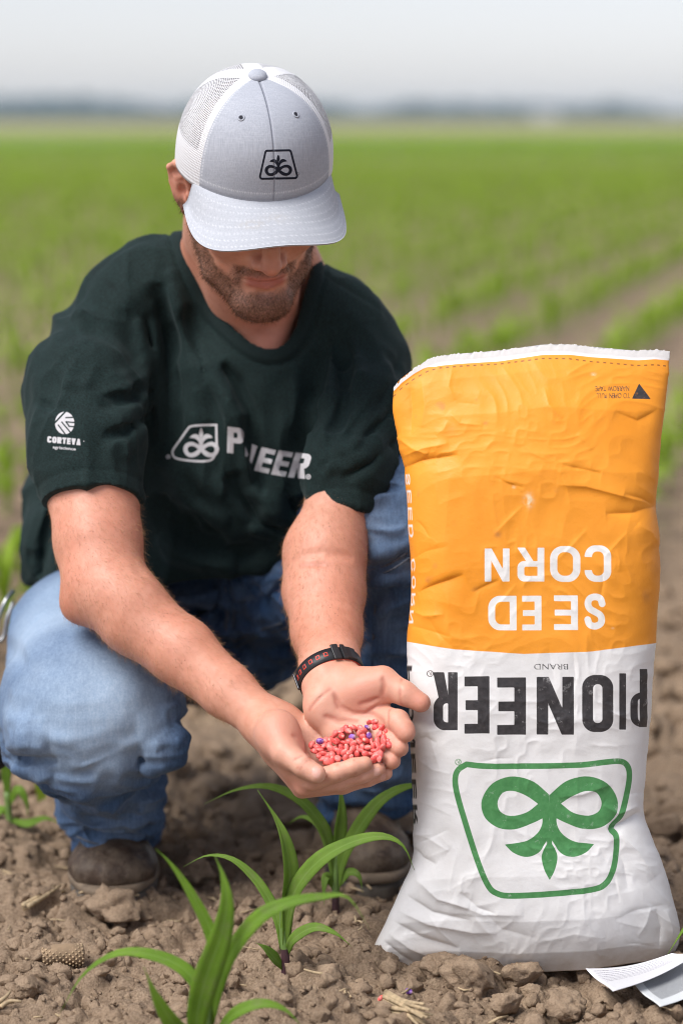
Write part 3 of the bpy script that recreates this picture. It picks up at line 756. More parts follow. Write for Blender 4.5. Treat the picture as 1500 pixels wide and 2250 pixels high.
# ---- wrinkles (metres, positive = towards the viewer)
wr = np.zeros_like(PXg); A3 = np.stack([PXg * .006, PYg * .006, np.zeros_like(PXg)], -1)
def ridged(P, sc, seed): return 1 - 2 * np.abs(vnoise(P, sc, seed))
wrp = A3 + .35 * np.stack([vnoise(A3, 1.1, 71), vnoise(A3, 1.1, 72), A3[..., 2]], -1)
wr += .0055 * vnoise(A3, .55, 61) + .0012 * ridged(wrp, .9, 62) * (.5 + .5 * vnoise(A3, .5, 66)) + .0006 * ridged(wrp, 2.4, 63) + .0004 * ridged(wrp, 5.5, 64)
def crease(pts, w_, amp, side=0.0):
    """side: the fold casts a lip on one side"""
    global wr
    pts = np.asarray(pts, float); bx0 = pts.min(0) - 5 * w_; bx1 = pts.max(0) + 5 * w_
    mk = (PXg > bx0[0]) & (PXg < bx1[0]) & (PYg > bx0[1]) & (PYg < bx1[1]); x, y = PXg[mk], PYg[mk]
    best = np.full(x.shape, 1e9); sg = np.zeros(x.shape); ta = np.zeros(x.shape); L = np.concatenate([[0], np.cumsum(np.hypot(*np.diff(pts, axis=0).T))]); L /= L[-1]
    for i in range(len(pts) - 1):
        (x0, y0), (x1, y1) = pts[i], pts[i + 1]; ex, ey = x1 - x0, y1 - y0; l2 = ex * ex + ey * ey
        tt = np.clip(((x - x0) * ex + (y - y0) * ey) / l2, 0, 1); d = np.hypot(x - x0 - tt * ex, y - y0 - tt * ey); n = d < best
        sg = np.where(n, np.sign((x - x0) * ey - (y - y0) * ex), sg); ta = np.where(n, L[i] + tt * (L[i + 1] - L[i]), ta); best = np.where(n, d, best)
    tp = np.clip(4.5 * ta * (1 - ta), 0, 1) ** .7
    amp *= .62; side *= .62; e = np.exp(-best / w_) * amp * tp + side * sg * best / w_ * np.exp(-best / w_) * tp
    wr[mk] += e
CR = [
    ([(872, 1030), (930, 1012), (1008, 1000)], 12, -.007, .006), ([(868, 960), (905, 985), (940, 1000)], 10, .006, 0), ([(880, 1005), (925, 985), (985, 975)], 10, .005, 0),
    ([(1235, 1022), (1280, 1032), (1322, 1040)], 9, -.0035, .003), ([(1222, 1066), (1288, 1070), (1360, 1088), (1432, 1108)], 11, .005, .004), ([(1330, 1130), (1385, 1128), (1436, 1112)], 11, -.007, 0), ([(1370, 1085), (1410, 1096), (1436, 1112)], 8, -.005, 0), ([(1400, 1150), (1425, 1170), (1440, 1200)], 12, .004, 0),
    ([(915, 1302), (960, 1284), (1020, 1263)], 11, -.006, .005), ([(1038, 1302), (1070, 1286), (1098, 1276)], 8, -.003, .003), ([(900, 1340), (930, 1352), (975, 1350)], 9, .004, 0), ([(905, 1375), (945, 1385), (990, 1400)], 8, -.003, 0),
    ([(985, 905), (1010, 930), (1060, 935)], 8, .003, 0), ([(900, 840), (905, 900), (900, 960)], 12, -.005, 0), ([(925, 830), (932, 890), (925, 940)], 12, .004, 0), ([(1195, 850), (1205, 890), (1235, 920)], 9, .003, 0), ([(1350, 905), (1400, 925), (1450, 900)], 10, -.004, .003), ([(1100, 800), (1140, 860), (1150, 900)], 12, .0025, 0), ([(995, 800), (985, 850), (1000, 880)], 10, .003, 0),
    ([(905, 1630), (935, 1618), (960, 1632)], 10, -.004, .003), ([(912, 1660), (950, 1690), (990, 1700)], 12, .003, 0), ([(920, 1530), (960, 1560), (990, 1600)], 12, -.002, 0), ([(1330, 1560), (1380, 1580), (1425, 1575)], 12, .003, 0), ([(1150, 1570), (1200, 1590), (1260, 1570)], 12, .002, 0),
    ([(1335, 1826), (1365, 1812), (1412, 1784)], 11, -.014, .006), ([(1325, 1770), (1360, 1790), (1408, 1770)], 12, .006, 0), ([(1345, 1850), (1370, 1900), (1380, 1960)], 14, -.005, 0), ([(1360, 1830), (1400, 1870), (1440, 1930)], 13, .006, 0), ([(1225, 1755), (1280, 1748), (1345, 1725)], 9, .003, .003),
    ([(1350, 2020), (1400, 2000), (1470, 1990)], 12, -.004, .003), ([(1440, 2000), (1452, 2040), (1448, 2085)], 9, -.007, .004), ([(1400, 2060), (1420, 2030), (1432, 1990)], 10, .004, 0), ([(1465, 2000), (1478, 2040), (1480, 2070)], 9, .005, 0),
    ([(912, 1930), (960, 1975), (1030, 1995)], 12, .006, .004), ([(890, 1965), (950, 2005), (1040, 2025)], 11, -.006, .005), ([(872, 2000), (940, 2032), (1040, 2050), (1090, 2048)], 12, .006, .005), ([(862, 2025), (930, 2062), (1010, 2085)], 10, -.007, .006), ([(850, 2050), (900, 2085), (960, 2112)], 11, .006, .004), ([(840, 2068), (880, 2100), (925, 2128)], 9, -.007, .005), ([(990, 1980), (1060, 2010), (1150, 2010)], 14, .004, .003), ([(1010, 1960), (1050, 1995), (1090, 2008)], 8, -.004, 0),
    ([(1060, 2000), (1100, 2040), (1180, 2060)], 14, -.003, 0), ([(1180, 2070), (1260, 2050), (1330, 2060)], 16, .003, 0),
    ([(906, 1860), (930, 1885), (960, 1900)], 10, -.006, .004), ([(908, 1830), (940, 1840), (985, 1870)], 12, .004, 0), ([(850, 2080), (848, 2110), (866, 2130)], 9, .006, 0),
]
for a_ in CR: crease(*a_)
for k in range(45):                     # many faint paper creases
    c_ = np.array([rngb.uniform(880, 1440), rngb.uniform(800, 2100)]); a_ = rngb.uniform(0, np.pi); l_ = rngb.uniform(18, 60)
    p_ = np.array([[-1, rngb.uniform(-.2, .2)], [0, rngb.uniform(-.2, .2)], [1, 0]]) * l_
    R_ = np.array([[math.cos(a_), -math.sin(a_)], [math.sin(a_), math.cos(a_)]]); crease(p_ @ R_.T + c_, rngb.uniform(4, 8), rngb.choice([-1, 1]) * rngb.uniform(.0008, .0022), rngb.uniform(0, .0015))
edge = sstep(0, .16, 1 - np.abs(S)); wtop = sstep(0, .05, T) * .85 + .15
Yf = YC - bd[:, None] * sec - wr * (.35 + .65 * edge) * wtop
dxs = (PXg - 750) / FPX; dys = (1125 - PYg) / FPX
def wv(PX_, PY_, Yv, Yref):
    dx = (PX_ - 750) / FPX; dy = (1125 - PY_) / FPX; t = Yref / (CP + dy * SP); return np.stack([dx * t, Yv, CAMH + t * (-SP + dy * CP)], -1)
Yn = YC - bd[:, None] * sec                          # smooth front: where the outline was measured
front = wv(PXg, PYg, Yf, Yn)
front[..., 0] += -wr * 1.0 * np.sign(S) * -(1 - edge) * .8
nb = np.linspace(1, -1, NB + 2)[1:-1]
Sb, Tb = np.meshgrid(nb, t1)
PXb = (Lx[:, None] * (1 - Sb) + Rx[:, None] * (1 + Sb)) / 2; xb = (862 * (1 - nb) + 1475 * (1 + nb)) / 2
PYb = np.interp(xb, xt, yt)[None] * (1 - Tb) + np.interp(xb, xt, yb)[None] * Tb
secb = (np.clip(1 - np.abs(Sb) ** 3, 0, 1)) ** (1 / 3); bdb = bd * .8
back = wv(PXb, PYb, YC + bdb[:, None] * secb + .004 * vnoise(np.stack([PXb * .01, PYb * .01, PXb * 0], -1), 1, 90), YC + 0 * PXb)
rows = np.concatenate([front, back], 1); nc = NS + NB
V = rows.reshape(-1, 3); F = grid_faces(nc, NT, True)
# settle the underside on the soil
V[:, 2] = np.maximum(V[:, 2], -.004)
cb = V[(NT - 1) * nc:].mean(0); V = np.concatenate([V, [cb]]); i = np.arange(nc); F = np.concatenate([F, np.stack([(NT - 1) * nc + i, np.full(nc, len(V) - 1), np.full(nc, len(V) - 1), (NT - 1) * nc + (i + 1) % nc], 1)[:, [0, 3, 1, 2]]])
# ---- print
x, y = PXg, PYg; big = np.full(PXg.shape, 9e3)
def up_letter(ch, xl, xr, ya, yb_, st): h = yb_ - ya; return letter(ch, (xr - x) / h, (y - ya) / h, (xr - xl) / h, st) * h
z2 = lambda a, b: (800 + a * .46667, 1380 + b * .46667); z1 = lambda a, b: (810 + a * .46, 730 + b * .46)
def box_z(zf, xl, xr, ya, yb_): a, b = zf(xl, ya); c, d = zf(xr, yb_); return a, c, b, d
blk = big.copy()
for ch, xl, xr, ya, yb_ in (('R', 325, 438, 205, 478), ('E', 470, 588, 225, 495), ('E', 624, 760, 232, 502), ('N', 810, 985, 230, 502), ('O', 1024, 1170, 220, 490), ('I', 1198, 1230, 212, 478), ('P', 1250, 1327, 192, 466)):
    a, c, b, d = box_z(z2, xl, xr, ya, yb_); stw = {'R': .165, 'E': .205, 'N': .20, 'O': .19, 'I': .12, 'P': .125}[ch]
    blk = U2(blk, up_letter(ch, a, c, b, d, stw))
def up_text(s, zf, xl, xr, ya, yb_, bold=.0): a, c, b, d = box_z(zf, xl, xr, ya, yb_); return text_sdf(c - x, y - b, s, 0, c - a, 0, d - b, bold)
blk = U2(blk, up_text('BRAND', z2, 798, 958, 169, 196)); blk = U2(blk, up_text('TO OPEN PULL', z1, 1086, 1247, 291, 317, .012)); blk = U2(blk, up_text('NARROW TAPE', z1, 1080, 1243, 257, 283, .012))
blk = U2(blk, poly2(x, y, [z1(1256, 319), z1(1347, 321), z1(1290, 246)]))
a, b = z2(309, 211); rr = np.hypot(x - a, y - b); blk = U2(blk, np.abs(rr - 6.5) - .9); blk = U2(blk, text_sdf(a + 3 - x, y - (b - 3.5), 'R', 0, 6, 0, 7, .01))
grn = line2(x, y, [z2(*p) for p in spline(np.array([(480, 640), (560, 650), (700, 653), (1000, 648), (1130, 634), (1205, 629), (1240, 655), (1247, 710), (1232, 800), (1205, 890), (1162, 948), (1186, 985), (1186, 1060), (1172, 1140), (1140, 1200), (1075, 1232), (900, 1250), (700, 1260), (625, 1250), (580, 1210), (530, 1090), (470, 900), (436, 780), (427, 710), (440, 668), (480, 640)]), 120)], 6.3)
ex = (x - z2(872, 0)[0]) / (548 * .46667); ey = (y - z2(0, 945)[1]) / (587 * .46667) - .0
grn = U2(grn, emblem(-ex, ey - .005, frame=False) * 265)
a, b = z2(441, 629); rr = np.hypot(x - a, y - b); grn2 = U2(np.abs(rr - 6.2) - .9, text_sdf(a + 3 - x, y - (b - 3.5), 'R', 0, 6, 0, 7, .01)); grn = U2(grn, grn2)
wht = big.copy()
for ch, xl, xr, ya, yb_ in (('D', 570, 705, 1262, 1425), ('E', 732, 824, 1262, 1425), ('E', 884, 998, 1260, 1424), ('S', 1022, 1136, 1250, 1422), ('N', 553, 672, 1036, 1194), ('R', 710, 838, 1032, 1194), ('O', 866, 1010, 1024, 1196), ('C', 1030, 1156, 1020, 1194)):
    a, c, b, d = box_z(z1, xl, xr, ya, yb_); wht = U2(wht, up_letter(ch, a, c, b, d, .20))
# lettering on the narrow side of the bag (runs down the gusset, reads sideways)
dep = (Yf - Yf[:, NS // 2][:, None]); side = (S < -.957)
gut = (1 + S) / .043                                              # 0 at the edge .. 1 towards the front
sx_ = (y - 1035) / (1372 - 1035); wside = word((y - 1040) / 26.0, 1 - (gut - .08) / .78, 'SEED CORN', 1.05, .19, .40) * 8
wht = np.where(side, U2(wht, wside), wht)
bside = word((y - 1462) / 40.0, 1 - (gut + .12) / .95, 'PIONEER', 1.06, .30, .34, {'I': .3}) * 10
blk = np.where(side & (y > 1440) & (y < 1850), U2(blk, bside), blk)
band = np.interp(x, [890, 1000, 1150, 1300, 1440], [1408, 1426, 1437, 1432, 1412])
ora = np.maximum(y - band, (yt[None] + np.interp(xt, [862, 930, 960, 1100, 1475], [8, 14, 22, 24, 20])[None]) - y)
stl = yt[None] + np.interp(xt, [862, 930, 1100, 1475], [20, 26, 30, 33])[None]; ds = np.abs(y - stl) - 1.5; du = np.abs(((x / 15.0) % 1) - .5) * 15 - 3.6; stitch = np.maximum(ds, du)
seamz = np.abs(y - stl)
k = .00054
def full(a, fill=.05):
    o = np.full((NT, nc), fill); o[:, :NS] = a * k; return np.concatenate([o.ravel(), [fill]])
obk = np.where((PYb < 1410) & (PYb > 800), -.01, .05); of = np.full((NT, nc), .05); of[:, :NS] = ora * k; of[:, NS:] = obk; of = np.concatenate([of.ravel(), [.05]])
dirt = sstep(.085, .0, V[:, 2]) 
m = M('printed_paper'); c = m.co(); n1 = m.noise(c, 22, 5, .65); n2 = m.noise(c, 7, 3); n3 = m.noise(c, 160, 3, .6)
aa = .00030
w_ = m.mix(m.map(n1, .3, .72), (.72, .705, .69), (.80, .79, .785))
w_ = m.mix(m.math('MULTIPLY', m.at('low'), m.map(n1, .36, .62, .08, .62)), w_, (.40, .32, .24))
w_ = m.mix(m.map(m.noise(c, 11, 4, .7), .60, .78, 0, .28), w_, (.56, .52, .47))
og = m.mix(m.map(n2, .3, .7), (.80, .280, .016), (.86, .325, .028)); og = m.mix(m.map(n1, .62, .82, 0, .35), og, (.62, .17, .015)); og = m.mix(m.map(m.noise(c, 30, 2), .70, .78, 0, .45), og, (.42, .16, .05))
pmask = lambda nme: m.map(m.at(nme), aa, -aa)
scuff = m.map(m.noise(c, 75, 4, .75), .60, .78, 1.0, .55)
col = m.mix(pmask('orange'), w_, og)
col = m.mix(pmask('white_print'), col, m.mix(m.map(n1, .3, .7), (.74, .72, .69), (.82, .80, .78)))
col = m.mix(m.math('MULTIPLY', pmask('green_print'), scuff), col, m.mix(m.map(n3, .3, .7), (.060, .225, .072), (.085, .275, .095)))
col = m.mix(m.math('MULTIPLY', pmask('black_print'), scuff), col, m.mix(m.map(n3, .3, .7), (.028, .026, .028), (.055, .05, .052)))
col = m.mix(m.math('MULTIPLY', pmask('stitch'), .8), col, (.16, .055, .02))
chip = m.math('MULTIPLY', m.at('chip'), m.map(n3, .35, .6)); col = m.mix(chip, col, (.82, .66, .42))
smear = m.math('MULTIPLY', m.at('smudge'), m.map(n1, .3, .65)); col = m.mix(smear, col, (.38, .15, .05))
m.set('Base Color', col); m.set('Roughness', m.map(n1, .3, .7, .42, .60)); m.set('Specular IOR Level', .38)
m.set('Normal', m.bump(m.math('ADD', m.noise(c, 95, 4, .7), m.math('MULTIPLY', n3, .4)), .20, .002))
PAPER = m.m
def spot(l): 
    o = np.zeros((NT, nc)); 
    for cx, cy, rx, ry, a_ in l: o[:, :NS] = np.maximum(o[:, :NS], a_ * np.exp(-(((x - cx) / rx) ** 2 + ((y - cy) / ry) ** 2)))
    return np.concatenate([o.ravel(), [0]])
chips = spot([(1161, 1100, 9, 13, 1.2), (1128, 1071, 4, 3, .8), (1345, 1380, 3, 2, 1), (1303, 823, 5, 4, .7)]); smg = spot([(1094, 1176, 7, 7, .8), (1066, 930, 6, 4, .8), (1415, 1310, 8, 14, .6), (1046, 878, 3, 3, .8), (990, 945, 25, 14, .35), (1430, 1240, 8, 25, .4)])
bagroot = empty('seed_bag', (G(1160, 2120)[0], 2.865, 0)); tag(bagroot, 'upright orange and white paper seed corn bag with its print upside down', 'seed bag')
me = quads_to_mesh('sack', V, F)
for nme, a_ in (('orange', of), ('black_print', full(blk)), ('white_print', full(wht)), ('green_print', full(grn)), ('stitch', full(stitch)), ('low', dirt), ('chip', chips), ('smudge', smg)): attr(me, nme, a_)
sack = mobj('sack', me, None, PAPER, bagroot)
# ---- paper tags sewn into the lower seam
def sheet(name, corners, mat, bend, n=24):
    A, B, C, D = [np.asarray(p, float) for p in corners]; s, t = np.meshgrid(np.linspace(0, 1, n), np.linspace(0, 1, n)); s3, t3 = s[..., None], t[..., None]
    P = A * (1 - s3) * (1 - t3) + B * s3 * (1 - t3) + C * s3 * t3 + D * (1 - s3) * t3
    N = np.cross(B - A, D - A); N /= np.linalg.norm(N); P = P + N * (bend * np.sin(s * np.pi)[..., None] + .002 * np.sin(t * 5)[..., None])
    o = mobj(name, P.reshape(-1, 3), grid_faces(n, n), mat, bagroot, attrs={'su': s.ravel(), 'sv': t.ravel()})
    so = o.modifiers.new('paper thickness', 'SOLIDIFY'); so.thickness = .0004; return o
m = M('tag_paper_fine_print'); su, sv = m.at('su'), m.at('sv'); cv = m.n('ShaderNodeCombineXYZ', 0, None, _0=m.math('MULTIPLY', su, 60.0), _1=m.math('MULTIPLY', sv, 26.0), _2=0.0)
lines = m.math('GREATER_THAN', m.math('SINE', m.math('MULTIPLY', sv, 82.0)), .35); words = m.map(m.noise(cv, 2.2, 2), .42, .52)
inside = m.math('MULTIPLY', m.math('MULTIPLY', m.map(su, .06, .07), m.map(su, .86, .80)), m.math('MULTIPLY', m.map(sv, .05, .06), m.map(sv, .62, .60)))
ink = m.math('MULTIPLY', m.math('MULTIPLY', lines, words), m.math('MULTIPLY', inside, .85))
m.set('Base Color', m.mix(ink, (.64, .635, .66), (.18, .16, .21))); m.set('Roughness', .5); TAGP = m.m
m = M('tag_grey_film'); su, sv = m.at('su'), m.at('sv'); c = m.co(); g = m.math('MULTIPLY', m.math('MULTIPLY', m.map(su, .12, .13), m.map(sv, .78, .76)), m.map(m.noise(c, 900, 2), .3, .7, .45, .9))
m.set('Base Color', m.mix(g, (.62, .64, .65), (.16, .165, .18))); m.set('Roughness', .45); TAGG = m.m
sheet('paper_tag', [G(1285, 2128, .030), G(1475, 2094, .046), G(1545, 2090, .048), G(1346, 2182, .040)], TAGP, .006)
sheet('paper_tag', [G(1393, 2164, .030), G(1515, 2094, .036), G(1570, 2160, .034), G(1449, 2216, .030)], TAGG, .004)
# =================================================================== the crouching person
person = empty('person', W(420, 1960, 3.3) * np.array([1, 1, 0]))
tag(person, 'crouching bearded person in dark green T-shirt, jeans and cap holding red seed', 'person')
# ---- head frame: r = towards viewer's right, f = forward (nose), u = up
TH, YW, RO = math.radians(31), math.radians(16), math.radians(4)
_F = np.array([0, -math.cos(TH), -math.sin(TH)]); _U = np.array([0, -math.sin(TH), math.cos(TH)]); _R = np.array([1.0, 0, 0])
_R, _U = _R * math.cos(RO) + _U * math.sin(RO), _U * math.cos(RO) - _R * math.sin(RO)
HR = rotz(YW) @ np.stack([_R, _F, _U], 1)          # columns: r, f, u
HC = W(555, 412, 3.06)
def H(r, f, u): return HC + HR @ np.array([r, f, u])
def Hloc(P): return (P - HC) @ HR
def ZS(sd, zx, zy, Y):
    h = sd.hit(520 + zx * .32, 1380 + zy * .32, 2.70, 2.92, 180); return Z(zx, zy, h if h else Y)
def Z(zx, zy, Y): return W(520 + zx * .32, 1380 + zy * .32, Y)

# ---------------------------------------------------------------- skin
hd = SDF()
hd.ell(H(0, -.008, .05), (.077, .10, .085), HR, .02)
hd.ell(H(0, .040, -.02), (.066, .06, .085), HR, .02)
for s in (-1, 1):
    hd.chain([H(.062 * s, .005, -.045), H(.050 * s, .045, -.090), H(.020 * s, .082, -.116), H(0, .088, -.118)], [.018, .018, .016, .016], .03)
    hd.ell(H(.044 * s, .066, -.022), (.026, .026, .024), HR, .02)
    hd.chain([H(.046 * s, .076, .022), H(.012 * s, .094, .020)], [.009, .009], .015)
    hd.ell(H(.031 * s, .083, .0), (.015, .012, .012), HR, .008)
hd.ell(H(0, .086, -.110), (.024, .016, .018), HR, .02)
hd.ell(H(0, .080, -.066), (.034, .022, .030), HR, .018)
hd.chain([H(0, .094, .022), H(0, .112, -.018), H(0, .1195, -.038)], [.0085, .0105, .0125], .012)
for s in (-1, 1):
    hd.ell(H(.0145 * s, .104, -.0425), (.009, .012, .008), HR, .008)
    hd.ell(H(.0085 * s, .112, -.052), (.004, .005, .003), HR, .002, 's')
hd.chain([H(-.026, .092, -.069), H(-.010, .1015, -.0665), H(0, .1015, -.068), H(.010, .1015, -.0665), H(.026, .092, -.069)], [.003, .0042, .0038, .0042, .003], .006)
hd.chain([H(-.022, .093, -.074), H(0, .1005, -.0785), H(.022, .093, -.074)], [.003, .0058, .003], .006)
hd.fold([H(-.029, .093, -.0715), H(-.012, .105, -.0712), H(0, .1055, -.072), H(.012, .105, -.0712), H(.029, .093, -.0715)], .0022, -.0026, False)
hd.fold([H(-.012, .1, -.09), H(.012, .1, -.09)], .006, -.002)
for s in (-1, 1):
    hd.fold([H(.020 * s, .105, -.040), H(.030 * s, .092, -.058), H(.036 * s, .085, -.075)], .004, -.0018)
# ears
for s in (-1, 1):
    def E_(r, f, u): return H(s * (.076 + r), f, u)
    hd.ell(E_(-.004, -.010, .0), (.014, .013, .026), HR, .008)
    eR = HR @ np.array([[s * .79, s * .61, 0], [.61, -.79, 0], [0, 0, 1.0]])
    hd.ell(E_(.012, -.011, .003), (.0042, .0185, .031), eR, .005)
    hd.chain([E_(.004, .004, .008), E_(.012, .002, .030), E_(.021, -.012, .036), E_(.025, -.026, .022), E_(.021, -.028, .0), E_(.013, -.018, -.018), E_(.006, -.006, -.030), E_(.002, .002, -.022)],
             [.0035, .004, .0042, .0042, .004, .0045, .0065, .005], .004, kin=.003)
    hd.chain([E_(.012, -.004, .022), E_(.017, -.016, .012), E_(.013, -.014, -.010)], [.003, .0032, .003], .004)
    hd.ell(E_(.013, -.004, -.002), (.006, .008, .010), HR, .004, 's')
    hd.cone(E_(.006, .002, -.004), .004, E_(.004, .0, -.014), .004, .004)
# neck and upper chest
hd.cone(H(0, -.035, -.055), .060, W(545, 690, 3.27), .066, .03)
hd.chain([H(-.040, -.050, -.030), W(455, 560, 3.23), W(400, 610, 3.27)], [.034, .034, .032], .03)
hd.chain([H(.040, -.050, -.030), W(640, 570, 3.25), W(690, 640, 3.28)], [.034, .034, .032], .03)
hd.chain([H(-.055, -.02, -.06), W(510, 690, 3.205), W(572, 765, 3.205)], [.014, .013, .010], .022)
hd.chain([H(.055, -.02, -.06), W(632, 680, 3.21), W(604, 765, 3.205)], [.014, .013, .010], .022)
hd.ell(W(560, 840, 3.303), (.140, .098, .115), None, .04)
hd.chain([W(470, 640, 3.27), W(245, 720, 3.23)], [.030, .015], .03)
hd.chain([W(630, 660, 3.27), W(800, 770, 3.23)], [.030, .015], .03)

aA = SDF()        # person's right arm (left in the picture)
aA.chain([W(245, 720, 3.23), W(200, 900, 3.125), W(200, 1000, 3.09), W(204, 1060, 3.07), W(216, 1190, 3.02), W(232, 1285, 2.985)], [.014, .018, .040, .0600, .054, .050], .02, kin=.014)
aA.chain([W(232, 1285, 2.985), W(300, 1358, 2.955), W(400, 1432, 2.925), W(500, 1518, 2.885), W(582, 1584, 2.85)], [.0490, .0460, .0410, .0325, .0270], .02, kin=.012)
aA.ell(W(168, 1332, 2.985), (.014, .018, .015), None, .03)
aA.ell(W(275, 1305, 2.955), (.032, .030, .024), None, .03)
aA.fold([W(305, 1190, 2.96), W(305, 1232, 2.95), W(320, 1262, 2.94)], .007, -0.0068)
# palm and fingers of hand A
wA = W(584, 1586, 2.85)
aA.chain([wA, Z(280, 740, 2.80), Z(400, 930, 2.772), Z(520, 1045, 2.752)], [.0265, .024, .0185, .0125], .012)
aA.chain([wA, Z(300, 820, 2.815), Z(470, 1085, 2.767)], [.026, .022, .0125], .012)
aA.chain([wA, Z(300, 840, 2.83), Z(450, 1095, 2.785)], [.024, .02, .0125], .012)
aA.chain([wA, Z(340, 640, 2.845), Z(500, 720, 2.838), Z(620, 830, 2.825), Z(640, 960, 2.81)], [.024, .019, .0165, .015, .013], .014)
aA.chain([Z(420, 860, 2.82), Z(600, 960, 2.80)], [.016, .014], .012)
aA.ell(Z(295, 735, 2.787), (.0195, .018, .024), None, .022)
aA.chain([Z(262, 690, 2.788), Z(330, 850, 2.757), Z(455, 948, 2.737), Z(548, 1002, 2.729)], [.019, .0158, .0124, .0112], .015, kin=.004)
aA.chain([Z(520, 1045, 2.752), Z(690, 990, 2.744), Z(800, 952, 2.744), Z(880, 930, 2.746)], [.0125, .0105, .0098, .0088], .0018, kin=.004)
aA.chain([Z(470, 1085, 2.767), Z(700, 1052, 2.754), Z(860, 1006, 2.753), Z(970, 968, 2.756)], [.0125, .0108, .0098, .0088], .0018, kin=.004)
aA.chain([Z(450, 1098, 2.785), Z(730, 1078, 2.768), Z(900, 1034, 2.765), Z(1022, 996, 2.768)], [.0125, .0105, .0092, .0083], .0018, kin=.004)
aA.chain([Z(500, 1060, 2.805), Z(700, 1050, 2.79), Z(850, 1030, 2.785)], [.012, .0095, .008], .0018, kin=.004)
aA.fold([ZS(aA, 395, 905, 2.735), ZS(aA, 440, 880, 2.735)], .0016, -0.0017); aA.fold([ZS(aA, 420, 960, 2.728), ZS(aA, 470, 905, 2.726)], .0014, -0.0015); aA.fold([ZS(aA, 435, 968, 2.728), ZS(aA, 482, 912, 2.726)], .0014, -0.0015)
aA.fold([ZS(aA, 690, 940, 2.734), ZS(aA, 702, 1035, 2.734)], .0015, -0.0015); aA.fold([ZS(aA, 806, 905, 2.734), ZS(aA, 816, 995, 2.734)], .0014, -0.0014)
aA.fold([ZS(aA, 380, 740, 2.77), ZS(aA, 470, 800, 2.78), ZS(aA, 500, 900, 2.775)], .003, -0.0037)

aB = SDF()        # person's left arm (right in the picture)
aB.chain([W(800, 770, 3.23), W(790, 920, 3.16), W(765, 1030, 3.11), W(748, 1095, 3.08), W(715, 1215, 3.03)], [.014, .016, .028, .0410, .0495], .02, kin=.014)
aB.chain([W(712, 1215, 3.03), W(712, 1300, 3.00), W(718, 1390, 2.945), W(724, 1450, 2.895), W(728, 1496, 2.862)], [.0490, .0510, .0430, .0350, .0300], .02, kin=.012)
aB.fold([W(650, 1222, 2.975), W(715, 1212, 2.97), W(780, 1228, 2.98)], .006, -0.0051); aB.fold([W(660, 1240, 2.97), W(730, 1238, 2.96)], .004, -0.0034)
wB = W(728, 1498, 2.86)
aB.cone(W(722, 1470, 2.878), .0335, Z(650, 470, 2.842), .030, .012)
aB.chain([wB, Z(850, 480, 2.835), Z(995, 610, 2.805)], [.028, .023, .0145], .014)
aB.chain([wB, Z(780, 560, 2.835), Z(930, 710, 2.80)], [.028, .022, .014], .014)
aB.chain([wB, Z(720, 600, 2.835), Z(880, 800, 2.795)], [.028, .022, .0135], .014)
aB.chain([wB, Z(620, 570, 2.832), Z(700, 720, 2.815), Z(820, 880, 2.795)], [.027, .024, .018, .012], .014)
aB.ell(Z(590, 520, 2.828), (.019, .018, .024), None, .015)
aB.ell(Z(880, 440, 2.815), (.027, .019, .021), rotz(0), .014)
aB.chain([Z(790, 385, 2.835), Z(1000, 365, 2.812), Z(1150, 448, 2.797), Z(1262, 512, 2.789)], [.021, .0175, .0140, .0118], .015, kin=.006)
aB.chain([Z(995, 610, 2.805), Z(1105, 640, 2.778), Z(1150, 695, 2.766), Z(1162, 722, 2.762)], [.0145, .0138, .0115, .0108], .0018, kin=.004)
aB.chain([Z(930, 710, 2.80), Z(1075, 775, 2.775), Z(1118, 822, 2.765)], [.0135, .0122, .0108], .0018, kin=.004)
aB.chain([Z(880, 800, 2.795), Z(1020, 870, 2.775), Z(1066, 912, 2.765)], [.013, .0118, .0102], .0018, kin=.004)
aB.chain([Z(820, 880, 2.795), Z(950, 960, 2.782), Z(990, 985, 2.778)], [.012, .010, .009], .0018, kin=.004)
for p in ([ZS(aB, 1010, 640, 2.79), ZS(aB, 930, 590, 2.795), ZS(aB, 800, 590, 2.80), ZS(aB, 700, 540, 2.80), ZS(aB, 665, 450, 2.81)],):
    aB.fold(p, .0028, -0.0037)
aB.fold([ZS(aB, 840, 520, 2.795), ZS(aB, 920, 500, 2.79), ZS(aB, 980, 470, 2.79)], .0022, -0.0024); aB.fold([ZS(aB, 880, 580, 2.795), ZS(aB, 960, 540, 2.79), ZS(aB, 1040, 520, 2.79)], .0022, -0.0027)
aB.fold([ZS(aB, 1000, 470, 2.79), ZS(aB, 1010, 400, 2.792), ZS(aB, 1000, 340, 2.80)], .0025, -0.0027); aB.fold([ZS(aB, 1130, 350, 2.79), ZS(aB, 1120, 440, 2.783), ZS(aB, 1130, 520, 2.783)], .0018, -0.0017)
aB.fold([ZS(aB, 1050, 560, 2.78), ZS(aB, 1040, 620, 2.775), ZS(aB, 1050, 690, 2.77)], .0018, -0.0017)
aB.fold([ZS(aB, 500, 560, 2.805), ZS(aB, 560, 490, 2.81), ZS(aB, 640, 420, 2.82)], .002, -0.0017); aB.fold([ZS(aB, 600, 600, 2.80), ZS(aB, 700, 640, 2.795), ZS(aB, 830, 640, 2.79)], .003, -0.0031)

body = SDF()
body.sub(hd, W(555, 550, 3.15), .36, .004);
body.sub(aA, W(400, 1200, 2.97), .42, .0005); body.sub(aB, W(760, 1200, 2.99), .40, .0005)
LO, HI = (-.45, 2.70, .15), (.22, 3.45, 1.16)
bV, bF = body.mesh(LO, HI, .0019, B=12, slack=.003); fV = bV
bV = smooth_mesh(bV, bF, 1, .4)
bN = vnormals(bV, bF)
